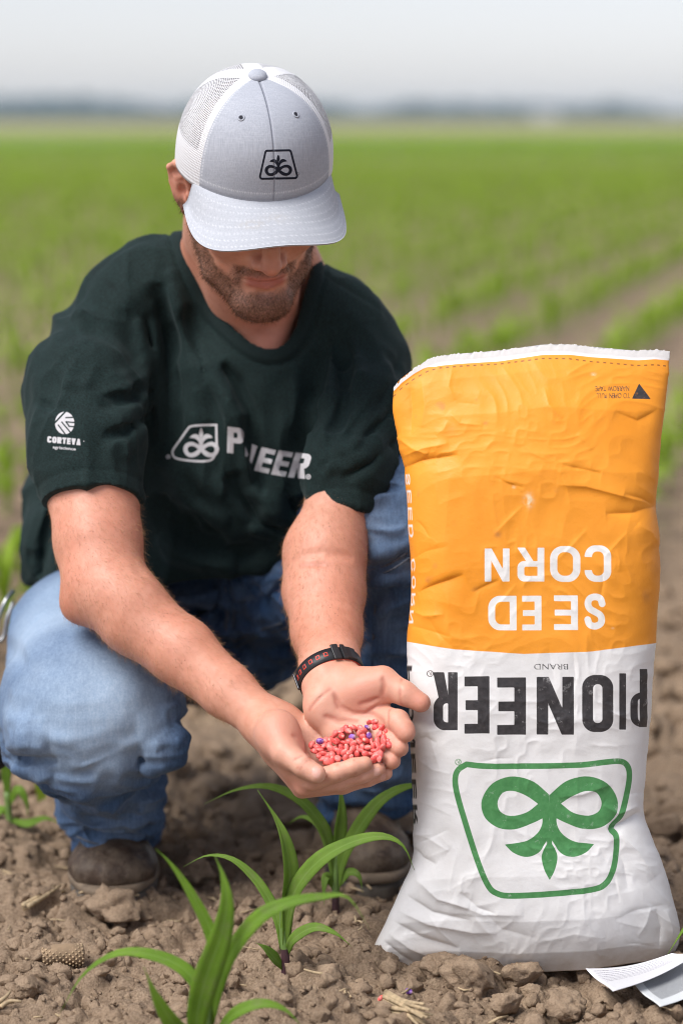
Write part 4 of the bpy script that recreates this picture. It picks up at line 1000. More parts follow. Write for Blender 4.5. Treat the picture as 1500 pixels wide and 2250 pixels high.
# colour masks
L = Hloc(bV); inhead = (np.linalg.norm(L, axis=1) < .17)
ar = np.abs(L[:, 0]); lf, lu = L[:, 1], L[:, 2]
nz = fbm(bV, 160, 2, 3) * .004
jaw = sstep(-.017, -.030, lu + .72 * np.clip(lf, 0, .09) + nz - .008 * sstep(.05, .07, ar))      # upper edge slopes from the ear to the mouth corner
under = sstep(-.138, -.126, lu + .05 * lf)
side = sstep(-.035, -.005, lf)
beard = jaw * under * side * inhead
mo = np.exp(-(((lu + .0585) / .0075) ** 2)) * sstep(.034, .024, ar) * (lf > .07) * sstep(.100, .0965, lf - .0 + .0 * ar)
mou = sstep(.044, .034, ar) * sstep(-.050, -.056, lu) * sstep(-.068, -.064, lu) * (lf > .06)
lipz = np.exp(-((lu + .0725) / .0105) ** 4) * sstep(.028, .020, ar) * (lf > .085)
cheekgap = np.exp(-(((ar - .026) / .011) ** 2 + ((lu + .080) / .012) ** 2)) * (lf > .06)
chinbare = np.exp(-((ar / .020) ** 2 + ((lu + .089) / .006) ** 2)) * (lf > .06) * .35
beard = np.clip(beard * (1 - .75 * cheekgap - chinbare), 0, 1)
beard = np.maximum(beard * (1 - sstep(.040, .028, ar) * sstep(-.085, -.078, lu) * (lf > .06)), mou * .85) * (1 - lipz) * inhead
beard = np.maximum(beard, .8 * inhead * np.exp(-((ar - .034) / .006) ** 2) * sstep(-.056, -.062, lu) * sstep(-.10, -.09, lu) * (lf > .06) * (1 - lipz))
beard = np.clip(beard * (lu < -.0), 0, 1)
hair = sstep(.060, .066, ar) * sstep(-.03, -.02, lu) * sstep(.045, .03, lf) * inhead * (lu < .04) * (ar < .08)
hair = np.maximum(hair, inhead * np.maximum(sstep(-.055, -.075, lf) * (lu > -.05), sstep(.055, .065, lu)))
hair = np.maximum(hair, inhead * sstep(.062, .068, ar) * (ar < .0785) * sstep(.035, .028, lf) * sstep(-.030, -.020, lf) * sstep(-.04, -.03, lu))
beard = np.maximum(beard, hair * .95)
lip = lipz * inhead
nail = np.zeros(len(bV))
for c, r in ((Z(546, 985, 2.719), .0062), (Z(962, 990, 2.747), .0045), (Z(1004, 1022, 2.759), .0040)):
    nail = np.maximum(nail, sstep(1.06, .94, np.linalg.norm((bV - c) / np.array([r * .85, r * 1.3, r * 1.15]), axis=1)))
handd = np.minimum(np.linalg.norm(bV - Z(400, 900, 2.78), axis=1), np.linalg.norm(bV - Z(880, 620, 2.80), axis=1))
palm = sstep(.085, .045, handd)
red = np.zeros(len(bV))
for c, r in ((H(-.09, -.01, .0), .045), (H(0, .12, -.04), .022), (Z(880, 440, 2.80), .03), (Z(1250, 510, 2.78), .02), (Z(290, 720, 2.77), .03), (Z(420, 1090, 2.76), .03), (Z(1150, 730, 2.76), .02), (Z(1100, 880, 2.76), .02), (W(590, 745, 3.19), .05), (W(165, 1340, 2.98), .03)):
    red = np.maximum(red, np.exp(-(np.linalg.norm(bV - c, axis=1) / r) ** 2))
crs = np.zeros(len(bV))
for sd_ in (aA, aB):
    for pts_, wd_ in sd_.lines:
        for i_ in range(len(pts_) - 1):
            near_ = np.flatnonzero(np.linalg.norm(bV - (pts_[i_] + pts_[i_ + 1]) / 2, axis=1) < np.linalg.norm(pts_[i_ + 1] - pts_[i_]) / 2 + .012)
            if len(near_): _, q_ = seg_dist(bV[near_], pts_[i_], pts_[i_ + 1]); crs[near_] = np.maximum(crs[near_], np.exp(-(np.linalg.norm(q_, axis=1) / (wd_ * 1.1)) ** 2))
armd = sstep(.10, .14, np.minimum(handd, 9)) * (~inhead)

m = M('skin'); c = m.co()
n1 = m.noise(c, 14, 4, .6); n2 = m.noise(c, 90, 3, .6); n3 = m.noise(c, 420, 2)
base = m.mix(m.map(n1, .32, .68), (.58, .275, .182), (.69, .360, .258))
base = m.mix(m.math('MULTIPLY', m.at('arm'), m.map(m.noise(c, 8, 3, .6), .35, .65, .15, .50)), base, (.56, .205, .126))
base = m.mix(m.map(n2, .40, .72, 0, .30), base, (.44, .155, .090))
base = m.mix(m.math('MULTIPLY', m.at('palm'), .72), base, (.66, .36, .26))
base = m.mix(m.math('MULTIPLY', m.at('red'), .38), base, (.52, .15, .10))
base = m.mix(m.math('MULTIPLY', m.at('crease'), .55), base, (.42, .12, .08))
vor = m.n('ShaderNodeTexVoronoi', 'Distance', {'feature': 'F1'}, Vector=c, Scale=170.0)
spots = m.math('MULTIPLY', m.map(vor, .17, .08), m.math('MULTIPLY', m.map(m.noise(c, 37, 1), .55, .62), m.at('arm')))
base = m.mix(m.math('MULTIPLY', spots, .7), base, (.22, .075, .035))
base = m.mix(m.math('MULTIPLY', m.at('lip'), .75), base, (.42, .12, .10))
base = m.mix(m.math('MULTIPLY', m.at('beard'), m.map(n3, .30, .62, .50, .82)), base, (.050, .026, .017))
base = m.mix(m.math('MULTIPLY', m.at('nail'), .55), base, (.76, .46, .40))
m.set('Base Color', base)
m.set('Roughness', m.math('SUBTRACT', m.map(n2, .3, .7, .42, .58), m.math('MULTIPLY', m.at('nail'), .22))); m.set('Specular IOR Level', .42)
m.set('Subsurface Weight', .16); m.set('Subsurface Radius', (.010, .004, .002)); m.set('Subsurface Scale', 1.0)
vs = m.n('ShaderNodeTexVoronoi', 'Distance', {'feature': 'DISTANCE_TO_EDGE'}, Vector=c, Scale=620.0)
m.set('Normal', m.bump(m.math('ADD', m.math('MULTIPLY', vs, .6), m.noise(c, 260, 4, .7)), .42, .0008))
SKIN = m.m
bo = mobj('body', bV, bF, SKIN, person, attrs={'beard': beard, 'lip': lip, 'nail': nail, 'palm': palm, 'red': red, 'arm': armd, 'crease': crs})
# ---------------------------------------------------------------- T-shirt
def ridge3(P, sc, seed):
    """crumple: sharp-crested wrinkles, about -1..1"""
    P = P * np.array(sc, float); P = P + .45 * np.stack([vnoise(P, .7, seed + 1), vnoise(P, .7, seed + 2), vnoise(P, .7, seed + 3)], -1); return 1 - 3.2 * np.abs(vnoise(P, 1.0, seed))
sh = SDF()
sh.chain([W(470, 590, 3.26), W(350, 628, 3.25), W(275, 678, 3.24), W(216, 775, 3.22)], [.058, .058, .060, .069], .03, kin=.03)
sh.chain([W(620, 640, 3.26), W(735, 700, 3.25), W(788, 758, 3.24), W(806, 820, 3.22)], [.058, .050, .050, .052], .03, kin=.03)
sh.ell(W(565, 900, 3.30), (.172, .150, .215), None, .05)
sh.ell(W(420, 1010, 3.35), (.160, .160, .20), None, .06)
sh.ell(W(325, 1180, 3.43), (.196, .185, .170), None, .06)
sh.ell(W(540, 1130, 3.37), (.13, .16, .13), None, .06)
# hem of the body
hemn = np.array([.145, .0, -1.0]); sh.half(W(330, 1272, 3.3), hemn, .006)
# sleeves, cut at their hems
def cutcone(pts, rad, cp, cn, k, kin=.03):
    t = SDF(); t.chain(pts, rad, .001, kin=kin); t.half(cp, cn, .0015)
    A = np.array(pts); c = A.mean(0)
    sh.add(lambda P: t.ev(P), c, np.max(np.linalg.norm(A - c, axis=1)) + max(rad), k, 'u')
nA = W(212, 1150, 3.05) - W(205, 900, 3.13); nB = W(745, 1180, 3.05) - W(790, 900, 3.17) + np.array([.02, 0, .02])
cutcone([W(214, 775, 3.22), W(192, 860, 3.15), W(196, 980, 3.09), W(202, 1100, 3.05)], [.067, .0745, .0715, .0665], W(205, 1072, 3.0), nA, .02)
cutcone([W(802, 815, 3.22), W(796, 905, 3.16), W(768, 1020, 3.10), W(752, 1120, 3.07)], [.053, .0570, .055, .0490], W(752, 1106, 3.02), nB, .025)
# neck opening, extruded along the neck
dN = np.array([0, -.72, .69]); e1 = np.array([1.0, 0, 0]); e2 = np.cross(dN, e1)
OP = [(402, 512, 3.22), (418, 570, 3.20), (452, 645, 3.17), (495, 705, 3.15), (545, 750, 3.13), (588, 768, 3.12), (626, 757, 3.125), (655, 712, 3.14), (672, 640, 3.17), (686, 580, 3.20), (655, 535, 3.33), (550, 500, 3.38), (440, 500, 3.34)]
_hy = [(sh.hit(x, y, 3.0, 3.4) or Y) if i < 10 else Y for i, (x, y, Y) in enumerate(OP)]
OP = [W(x, y, h_) for (x, y, Y), h_ in zip(OP, _hy)]; print('collar', np.round(_hy, 3))
OP2 = spline(np.array([[p @ e1, p @ e2] for p in OP + OP[:1]]), 27)[:-1]
def neckd(P): return poly2(P @ e1.astype(np.float32), P @ e2.astype(np.float32), OP2)
sh.add(lambda P: np.maximum(neckd(P), 3.0 * 0 - .02 - 0 * P[..., 0]), W(550, 620, 3.2), .15, .003, 's')
def collar(P):
    d = neckd(P); near = np.linalg.norm(P - W(550, 620, 3.2).astype(np.float32), axis=-1) < .22
    return near * (.0026 * sstep(.0180, .0135, d) - .0030 * np.exp(-((d - .0185) / .0028) ** 2))
# (applied to the finished surface below)
# hems and seams
def hemA(P):
    a = (P - W(205, 1072, 3.0)) @ (nA / np.linalg.norm(nA)); n = np.linalg.norm(P - W(205, 1070, 3.06), axis=-1) < .12
    b = (P - W(752, 1106, 3.02)) @ (nB / np.linalg.norm(nB)); n2 = np.linalg.norm(P - W(752, 1110, 3.07), axis=-1) < .10
    return .0012 * (n * (0 * a - np.exp(-((a + .021) / .0028) ** 2)) + n2 * (0 * b - np.exp(-((b + .021) / .0028) ** 2)))
Rd, Gv = lambda *a: sh.fold(*a), None
def fp(pts, Y): return [W(x, y, (Y if np.isscalar(Y) else Y[i])) for i, (x, y) in enumerate(pts)]
FOLDS = [
    ([(318, 800), (270, 826), (232, 828)], [3.12, 3.08, 3.07], .0055, .005), ([(322, 836), (268, 866), (222, 876)], [3.11, 3.07, 3.06], .005, -.005), ([(322, 900), (272, 930), (224, 944)], [3.1, 3.06, 3.04], .005, .0045), ([(322, 962), (284, 996), (244, 1010)], [3.08, 3.04, 3.02], .005, .0040),
    ([(316, 690), (336, 780), (340, 880), (334, 980)], [3.15, 3.13, 3.12, 3.11], .005, -.007), ([(332, 660), (352, 760), (357, 870), (352, 980)], 3.15, .0055, .007), ([(372, 600), (384, 720), (392, 840), (398, 960)], 3.17, .006, -.006), ([(388, 680), (412, 760), (446, 850), (460, 930)], 3.165, .006, .006), ([(418, 730), (455, 815), (488, 865)], 3.16, .005, -.006),
    ([(500, 1090), (560, 1160), (640, 1185)], 3.19, .006, .007), ([(420, 1120), (480, 1190), (560, 1215)], 3.2, .006, -.008), ([(610, 1050), (640, 1100), (655, 1140)], 3.17, .006, -.007), ([(590, 1000), (625, 1060), (650, 1090)], 3.16, .006, .006),
    ([(860, 900), (805, 955), (750, 1000), (700, 1030)], 3.12, .005, -.006), ([(862, 925), (812, 980), (762, 1020)], 3.11, .005, .006), ([(868, 1010), (820, 1055), (790, 1075)], 3.08, .005, .005), ([(730, 720), (738, 830), (732, 930)], 3.16, .006, .006), ([(770, 740), (790, 820), (780, 900)], 3.17, .007, .006), ([(712, 760), (710, 830), (702, 900)], 3.155, .006, -.005),
    ([(150, 640), (180, 700), (190, 760)], 3.14, .008, .004), ([(120, 800), (150, 840), (200, 850)], [3.12, 3.09, 3.07], .007, .0035), ([(80, 880), (120, 900), (150, 900)], [3.11, 3.08, 3.06], .006, -.003),
    ([(60, 1080), (40, 1160), (35, 1250)], 3.38, .007, -.006), ([(110, 1090), (86, 1180), (80, 1260)], 3.33, .006, .007),
    # shoulder seams
    ([(200, 598), (250, 630), (292, 700), (318, 780), (330, 860), (330, 960)], [3.2, 3.18, 3.16, 3.15, 3.14, 3.13], .004, -.0030),
    ([(900, 740), (872, 800), (845, 860), (800, 940), (740, 1030)], [3.2, 3.17, 3.16, 3.14, 3.12], .005, -.0030),
    ([(330, 530), (270, 560), (205, 598)], [3.2, 3.19, 3.19], .0035, -.0025),
    ([(700, 590), (770, 640), (850, 700)], [3.2, 3.19, 3.19], .0035, -.0025),
    # collar-to-chest fold that swallows part of the lettering
    ([(372, 590), (396, 700), (450, 800), (505, 880), (535, 950), (552, 1020), (580, 1100)], [3.2, 3.18, 3.165, 3.155, 3.15, 3.15, 3.16], .013, .010),
    ([(486, 800), (522, 850), (548, 910), (560, 980), (572, 1060), (600, 1130)], [3.165, 3.155, 3.15, 3.15, 3.16, 3.17], .008, -.015),
    ([(400, 690), (432, 770), (470, 840)], 3.16, .012, -.006), ([(380, 620), (400, 740), (430, 860), (440, 950)], 3.17, .011, .007),
    ([(350, 620), (360, 760), (372, 900), (380, 1030)], 3.17, .014, -.008), ([(345, 700), (346, 830), (344, 960)], 3.16, .010, .007),
    # chest, other side
    ([(722, 760), (720, 850), (712, 950), (690, 1040)], 3.155, .009, .007), ([(700, 770), (694, 860), (680, 960)], 3.155, .014, -.006),
    ([(745, 740), (760, 850), (745, 950)], 3.165, .016, -.007), ([(655, 800), (640, 900), (620, 1000)], 3.15, .016, .005),
    # arm pit B
    ([(860, 800), (800, 900), (745, 980), (690, 1060)], 3.14, .010, .007), ([(840, 900), (780, 970), (715, 1040)], 3.12, .008, .006), ([(830, 860), (770, 950), (700, 1040)], 3.13, .007, -.007),
    ([(865, 940), (800, 1000), (735, 1040)], 3.10, .009, .005), ([(860, 990), (810, 1040), (770, 1060)], 3.09, .008, .004), ([(862, 965), (805, 1020), (750, 1050)], 3.09, .006, -.005),
    # sleeve A
    ([(325, 820), (280, 850), (225, 860)], [3.12, 3.09, 3.08], .010, .005), ([(325, 880), (270, 915), (215, 930)], [3.11, 3.07, 3.05], .009, .005), ([(325, 850), (275, 882), (220, 895)], [3.11, 3.07, 3.06], .007, -.005),
    ([(325, 940), (280, 975), (230, 990)], [3.09, 3.05, 3.03], .009, .004), ([(325, 910), (275, 945), (225, 960)], [3.1, 3.06, 3.04], .007, -.0045),
    ([(300, 700), (322, 790), (318, 880)], [3.14, 3.12, 3.10], .010, .006), ([(270, 680), (300, 780), (296, 860)], [3.13, 3.10, 3.09], .012, -.004),
    ([(110, 720), (80, 830), (82, 940)], [3.17, 3.13, 3.10], .012, .003),
    # belly gathers towards the lap
    ([(360, 1080), (420, 1180), (520, 1220), (600, 1190)], [3.2, 3.22, 3.23, 3.23], .016, -.012), ([(345, 1180), (430, 1235), (520, 1240)], [3.22, 3.23, 3.24], .014, .010),
    ([(560, 1060), (610, 1120), (650, 1150)], 3.18, .014, .010), ([(500, 1040), (560, 1140), (620, 1180)], 3.19, .014, -.010), ([(640, 1040), (600, 1100), (560, 1180)], 3.18, .012, .008),
    ([(380, 980), (450, 1060), (520, 1090)], 3.18, .016, .006), ([(360, 1010), (420, 1110), (500, 1150)], 3.2, .014, .008),
    ([(90, 1100), (60, 1190), (50, 1270)], 3.36, .016, .008), ([(115, 1120), (100, 1200), (90, 1270)], 3.32, .012, -.008),
]
def snap_all(sd, LST, tol=.10):
    """lay every fold line on the cloth it belongs to"""
    J = [(x, y, (Y if np.isscalar(Y) else Y[i])) for pts, Y, *_ in LST for i, (x, y) in enumerate(pts)]
    hs_ = sd.hits([(x, y, Y - tol, Y + tol + .04) for x, y, Y in J]); it = iter([W(x, y, h + .002 if h else Y) for (x, y, Y), h in zip(J, hs_)])
    return [([next(it) for _ in pts], *rest) for pts, Y, *rest in LST]
SNAP = snap_all(sh, FOLDS)
for A, wd, am in SNAP: sh.fold(A, wd, am * (1.0 if wd in (.004, .0035) else 1.9 if wd < .0066 else 2.2), True, .4)
sV, sF = sh.mesh((-.45, 2.95, .38), (.17, 3.66, 1.0), .0034, B=16, slack=.014)
sV, sF = biggest(sV, sF); sV = smooth_mesh(sV, sF, 1, .4)
sV = sV + vnormals(sV, sF) * ((.0012 * vnoise(sV, 22, 5) + .0008 * vnoise(sV, 55, 9) + .0034 * ridge3(sV, (15, 15, 6.5), 14) + .0018 * ridge3(sV, (30, 30, 16), 19)) * sstep(.012, .04, np.where(np.linalg.norm(sV - W(550, 620, 3.2), axis=1) < .22, neckd(sV), 1.0)) + collar(sV) + hemA(sV))[:, None]
def subdiv_region(V, F, mask_fn, n=2):
    """split the quads whose centre passes mask_fn into n x n (cracks at the border are sub-millimetre steps on flat quads)"""
    c = V[F].mean(1); m = mask_fn(c)
    keep = F[~m]; sub = F[m]; P = V[sub]; N = n + 1
    s, t = np.meshgrid(np.linspace(0, 1, N), np.linspace(0, 1, N))
    s = s.ravel()[None, :, None]; t = t.ravel()[None, :, None]
    # normals-aware smoothing is not needed: bilinear patches, welded by position
    Q = (P[:, 0:1] * (1 - s) * (1 - t) + P[:, 1:2] * s * (1 - t) + P[:, 2:3] * s * t + P[:, 3:4] * (1 - s) * t)
    gf = grid_faces(N, N); nq = len(sub)
    F2 = (gf[None] + (np.arange(nq) * N * N)[:, None, None]).reshape(-1, 4) + len(V)
    V2 = np.concatenate([V, Q.reshape(-1, 3)])
    key = np.round(V2 * 2e5).astype(np.int64); _, first, inv = np.unique(key, axis=0, return_index=True, return_inverse=True)
    return V2[first], inv.ravel()[np.concatenate([keep, F2])]
def inreg(c):
    q = PXS(c); x, y = q[:, 0], q[:, 1]; f = c[:, 1] < 3.26
    return f & (((x > 350) & (x < 700) & (y > 915) & (y < 1070)) | ((x > 90) & (x < 200) & (y > 895) & (y < 1000)))
sV, sF = subdiv_region(sV, sF, inreg, 4)
q = PXS(sV); qx, qy = q[:, 0], q[:, 1]
art = np.full(len(sV), 9.0)
# chest print (measured on the flat picture of the cloth, in millimetre-like pixels)
mk = (qx > 340) & (qx < 710) & (qy > 900) & (qy < 1080) & (sV[:, 1] < 3.26)
zx = (qx[mk] - 340) / .2533; zy = (qy[mk] - 880) / .2533
def aff(x, y, o, ax, ay):
    """coordinates in the frame with origin o, unit vectors ax, ay"""
    D = ax[0] * ay[1] - ax[1] * ay[0]; dx, dy = x - o[0], y - o[1]
    return (dx * ay[1] - dy * ay[0]) / D, (dy * ax[0] - dx * ax[1]) / D
frm = spline(np.array([(535, 212), (420, 214), (318, 224), (285, 250), (225, 335), (165, 420), (155, 455), (172, 492), (230, 512), (330, 524), (420, 527), (490, 515), (522, 470), (537, 410), (536, 320), (534, 212)]), 90)
d = line2(zx, zy, frm, 9.5)
ex, ey = (zx - 403) / 262, -(zy - 362) / 311
d = U2(d, emblem(ex, ey, frame=False) * 275)
LT = [('P', (632, 455), (150, 14), (2, -228), 1.0, .34)]
for ch, bl, tl, br in (('P', (628, 452), (633, 226), (768, 470)), ('E', (862, 606), (927, 404), (986, 634)), ('E', (1008, 640), (1076, 432), (1132, 660)), ('R', (1155, 664), (1222, 452), (1300, 680))):
    ax = (br[0] - bl[0], br[1] - bl[1]); ay = (tl[0] - bl[0], tl[1] - bl[1])
    u, v = aff(zx, zy, bl, ax, ay); asp = math.hypot(*ax) / math.hypot(*ay)
    d = U2(d, letter(ch, u * asp, v, asp, .235) * math.hypot(*ay))
d = U2(d, poly2(zx, zy, [(845, 378), (890, 398), (838, 552), (824, 520)])); d = U2(d, poly2(zx, zy, [(786, 400), (812, 470), (800, 488), (786, 480)]))
for cx, cy, r in ((1331, 661, 22), (118, 488, 19)):
    rr = np.hypot(zx - cx, zy - cy); d = U2(d, np.abs(rr - r * .85) - r * .16); d = U2(d, rr - r * .38)
art[mk] = d * .2533 * .0006
mk = (qx > 80) & (qx < 210) & (qy > 885) & (qy < 1010) & (sV[:, 1] < 3.2)
zx = (qx[mk] - 60) / .13333; zy = (qy[mk] - 870) / .13333
u, v = (zx - 620) / 158, (zy - 446) / 184
disc = np.hypot(u, v) - 1
cut = np.full(u.shape, 9.0)
for a, b in (((455, 445), (640, 250)), ):
    cut = U2(cut, line2(zx, zy, [a, b], 15))
for a, b in (((515, 480), (630, 630)), ((572, 430), (715, 600)), ((640, 358), (790, 352)), ((640, 425), (790, 440)), ((690, 500), (800, 510)), ((640, 425), (700, 505))):
    cut = U2(cut, line2(zx, zy, [a, b], 12))
d = np.maximum(disc * 165, -cut)
u, v = aff(zx, zy, (332, 765), (594, 52), (6, -103))
d = U2(d, word(u * 5.9, v, 'CORTEVA', .70, .30, .115, {'E': .60, 'T': .66}) * 103)
u, v = aff(zx, zy, (425, 866), (378, 34), (2, -48)); tx = u * 378; ty = v * 48
E0 = text_sdf(tx, ty, 'agriscience', 0, 378, -16, 48, .012); d = U2(d, E0)
d = U2(d, np.hypot(zx - 937, zy - 745) - 8)
art[mk] = d * .13333 * .0006
seam_shade = np.zeros(len(sV))  # shade of the recessed shirt seams, painted dark into the base colour
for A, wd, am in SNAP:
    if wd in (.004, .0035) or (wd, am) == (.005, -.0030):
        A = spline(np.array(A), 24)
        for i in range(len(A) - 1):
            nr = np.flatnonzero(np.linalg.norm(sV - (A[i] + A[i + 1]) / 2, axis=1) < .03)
            if len(nr): _, qq = seg_dist(sV[nr], A[i], A[i + 1]); seam_shade[nr] = np.maximum(seam_shade[nr], np.exp(-(np.linalg.norm(qq, axis=1) / .0028) ** 2))
m = M('dark_green_heather_jersey'); c = m.co()
hz = m.noise(m.scale(c, (1.0, 1.0, 2.2)), 420, 2, .7); lo = m.noise(c, 12, 3)
col = m.mix(m.map(hz, .36, .68), (.0014, .0048, .0048), (.0118, .0312, .0298))
col = m.mix(m.map(lo, .3, .7, 0, .25), col, (.0042, .013, .0128))
rb = m.at('rib'); col = m.mix(m.math('MULTIPLY', rb, .55), col, (.0035, .0105, .0105)); pr = m.map(m.at('art'), .00035, -.00025)
col = m.mix(pr, col, m.mix(m.map(hz, .3, .7), (.50, .49, .51), (.62, .61, .62)))
col = m.mix(m.math('MULTIPLY', m.at('seam_shade'), .7), col, (.002, .005, .005))
m.set('Base Color', col); m.set('Roughness', .86); m.set('Specular IOR Level', .25)
m.set('Sheen Weight', .06); m.set('Sheen Roughness', .5); m.set('Sheen Tint', (.55, .75, .75))
knit = m.n('ShaderNodeTexWave', 1, {'wave_type': 'BANDS'}, Vector=c, Scale=330.0, Distortion=1.5)
m.set('Normal', m.bump(m.math('ADD', m.noise(c, 700, 2), m.noise(c, 60, 4, .6)), .35, .0012))
SHIRT = m.m
mobj('t_shirt', quads_to_mesh('t_shirt', sV, sF), None, SHIRT, person, attrs={'art': art, 'seam_shade': seam_shade, 'rib': np.where(np.linalg.norm(sV - W(550, 620, 3.2), axis=1) < .22, sstep(.0175, .0150, neckd(sV)), 0)})

# ---------------------------------------------------------------- jeans
jn = SDF()
jn.ell(W(400, 1330, 3.55), (.20, .15, .12), None, .05)
jn.chain([W(330, 1395, 3.50), W(200, 1440, 3.25), W(198, 1530, 3.06)], [.112, .112, .104], .05, kin=.05)          # thigh A
jn.ell(W(200, 1565, 3.05), (.112, .10, .098), None, .05)                                                        # knee A
jn.chain([W(205, 1600, 3.06), W(240, 1745, 3.14), W(262, 1850, 3.22)], [.088, .066, .060], .03, kin=.03)          # shin A
jn.chain([W(520, 1370, 3.50), W(720, 1240, 3.30), W(858, 1142, 3.14)], [.108, .102, .092], .05, kin=.05)          # thigh B
jn.chain([W(868, 1140, 3.13), W(858, 1400, 3.18), W(815, 1700, 3.26), W(808, 1835, 3.30)], [.090, .078, .068, .068], .04, kin=.04)
jn.ell(W(420, 1250, 3.48), (.17, .14, .10), None, .05)
jn.ell(W(360, 1626, 3.005), (.032, .024, .017), roty(.35), .010); jn.ell(W(48, 1652, 3.02), (.028, .030, .020), roty(-.3), .010)      # pouches of cloth beside the knee
jn.chain([W(318, 1664, 2.968), W(350, 1660, 2.978), W(400, 1650, 3.0)], [.004, .0075, .005], .006, 's', kin=.003)
jn.chain([W(36, 1690, 2.995), W(70, 1692, 2.985), W(118, 1704, 2.968)], [.005, .0075, .004], .006, 's', kin=.003)
jn.chain([W(120, 1752, 2.99), W(180, 1792, 3.005), W(260, 1796, 3.02), W(325, 1742, 3.02)], [.006, .012, .012, .007], .012, 's', kin=.006)
jn.chain([W(268, 1800, 3.045), W(290, 1758, 3.02), W(322, 1716, 3.0)], [.005, .009, .005], .008, 's', kin=.004)
jn.chain([W(150, 1800, 3.06), W(210, 1836, 3.085), W(290, 1842, 3.10)], [.004, .007, .004], .006, 's', kin=.003)
jn.chain([W(475, 1262, 3.325), W(482, 1330, 3.34), W(478, 1400, 3.36)], [.004, .006, .004], .005, 's', kin=.003); jn.chain([W(360, 1318, 3.375), W(420, 1338, 3.365), W(474, 1330, 3.355)], [.005, .008, .005], .008, 's', kin=.003); jn.chain([W(520, 1322, 3.31), W(580, 1286, 3.285), W(640, 1244, 3.26)], [.005, .008, .006], .008, 's', kin=.003)
hA = W(258, 1862, 3.2) - W(245, 1780, 3.15); hB = W(808, 1845, 3.3) - W(815, 1700, 3.27)
jn.half(W(260, 1866, 3.21), np.array([.12, -.10, -1.0]), .004); 
jn.cone(W(258, 1800, 3.19), .050, W(266, 1900, 3.25), .056, .004, 's'); jn.cone(W(812, 1790, 3.28), .056, W(806, 1880, 3.32), .062, .004, 's')
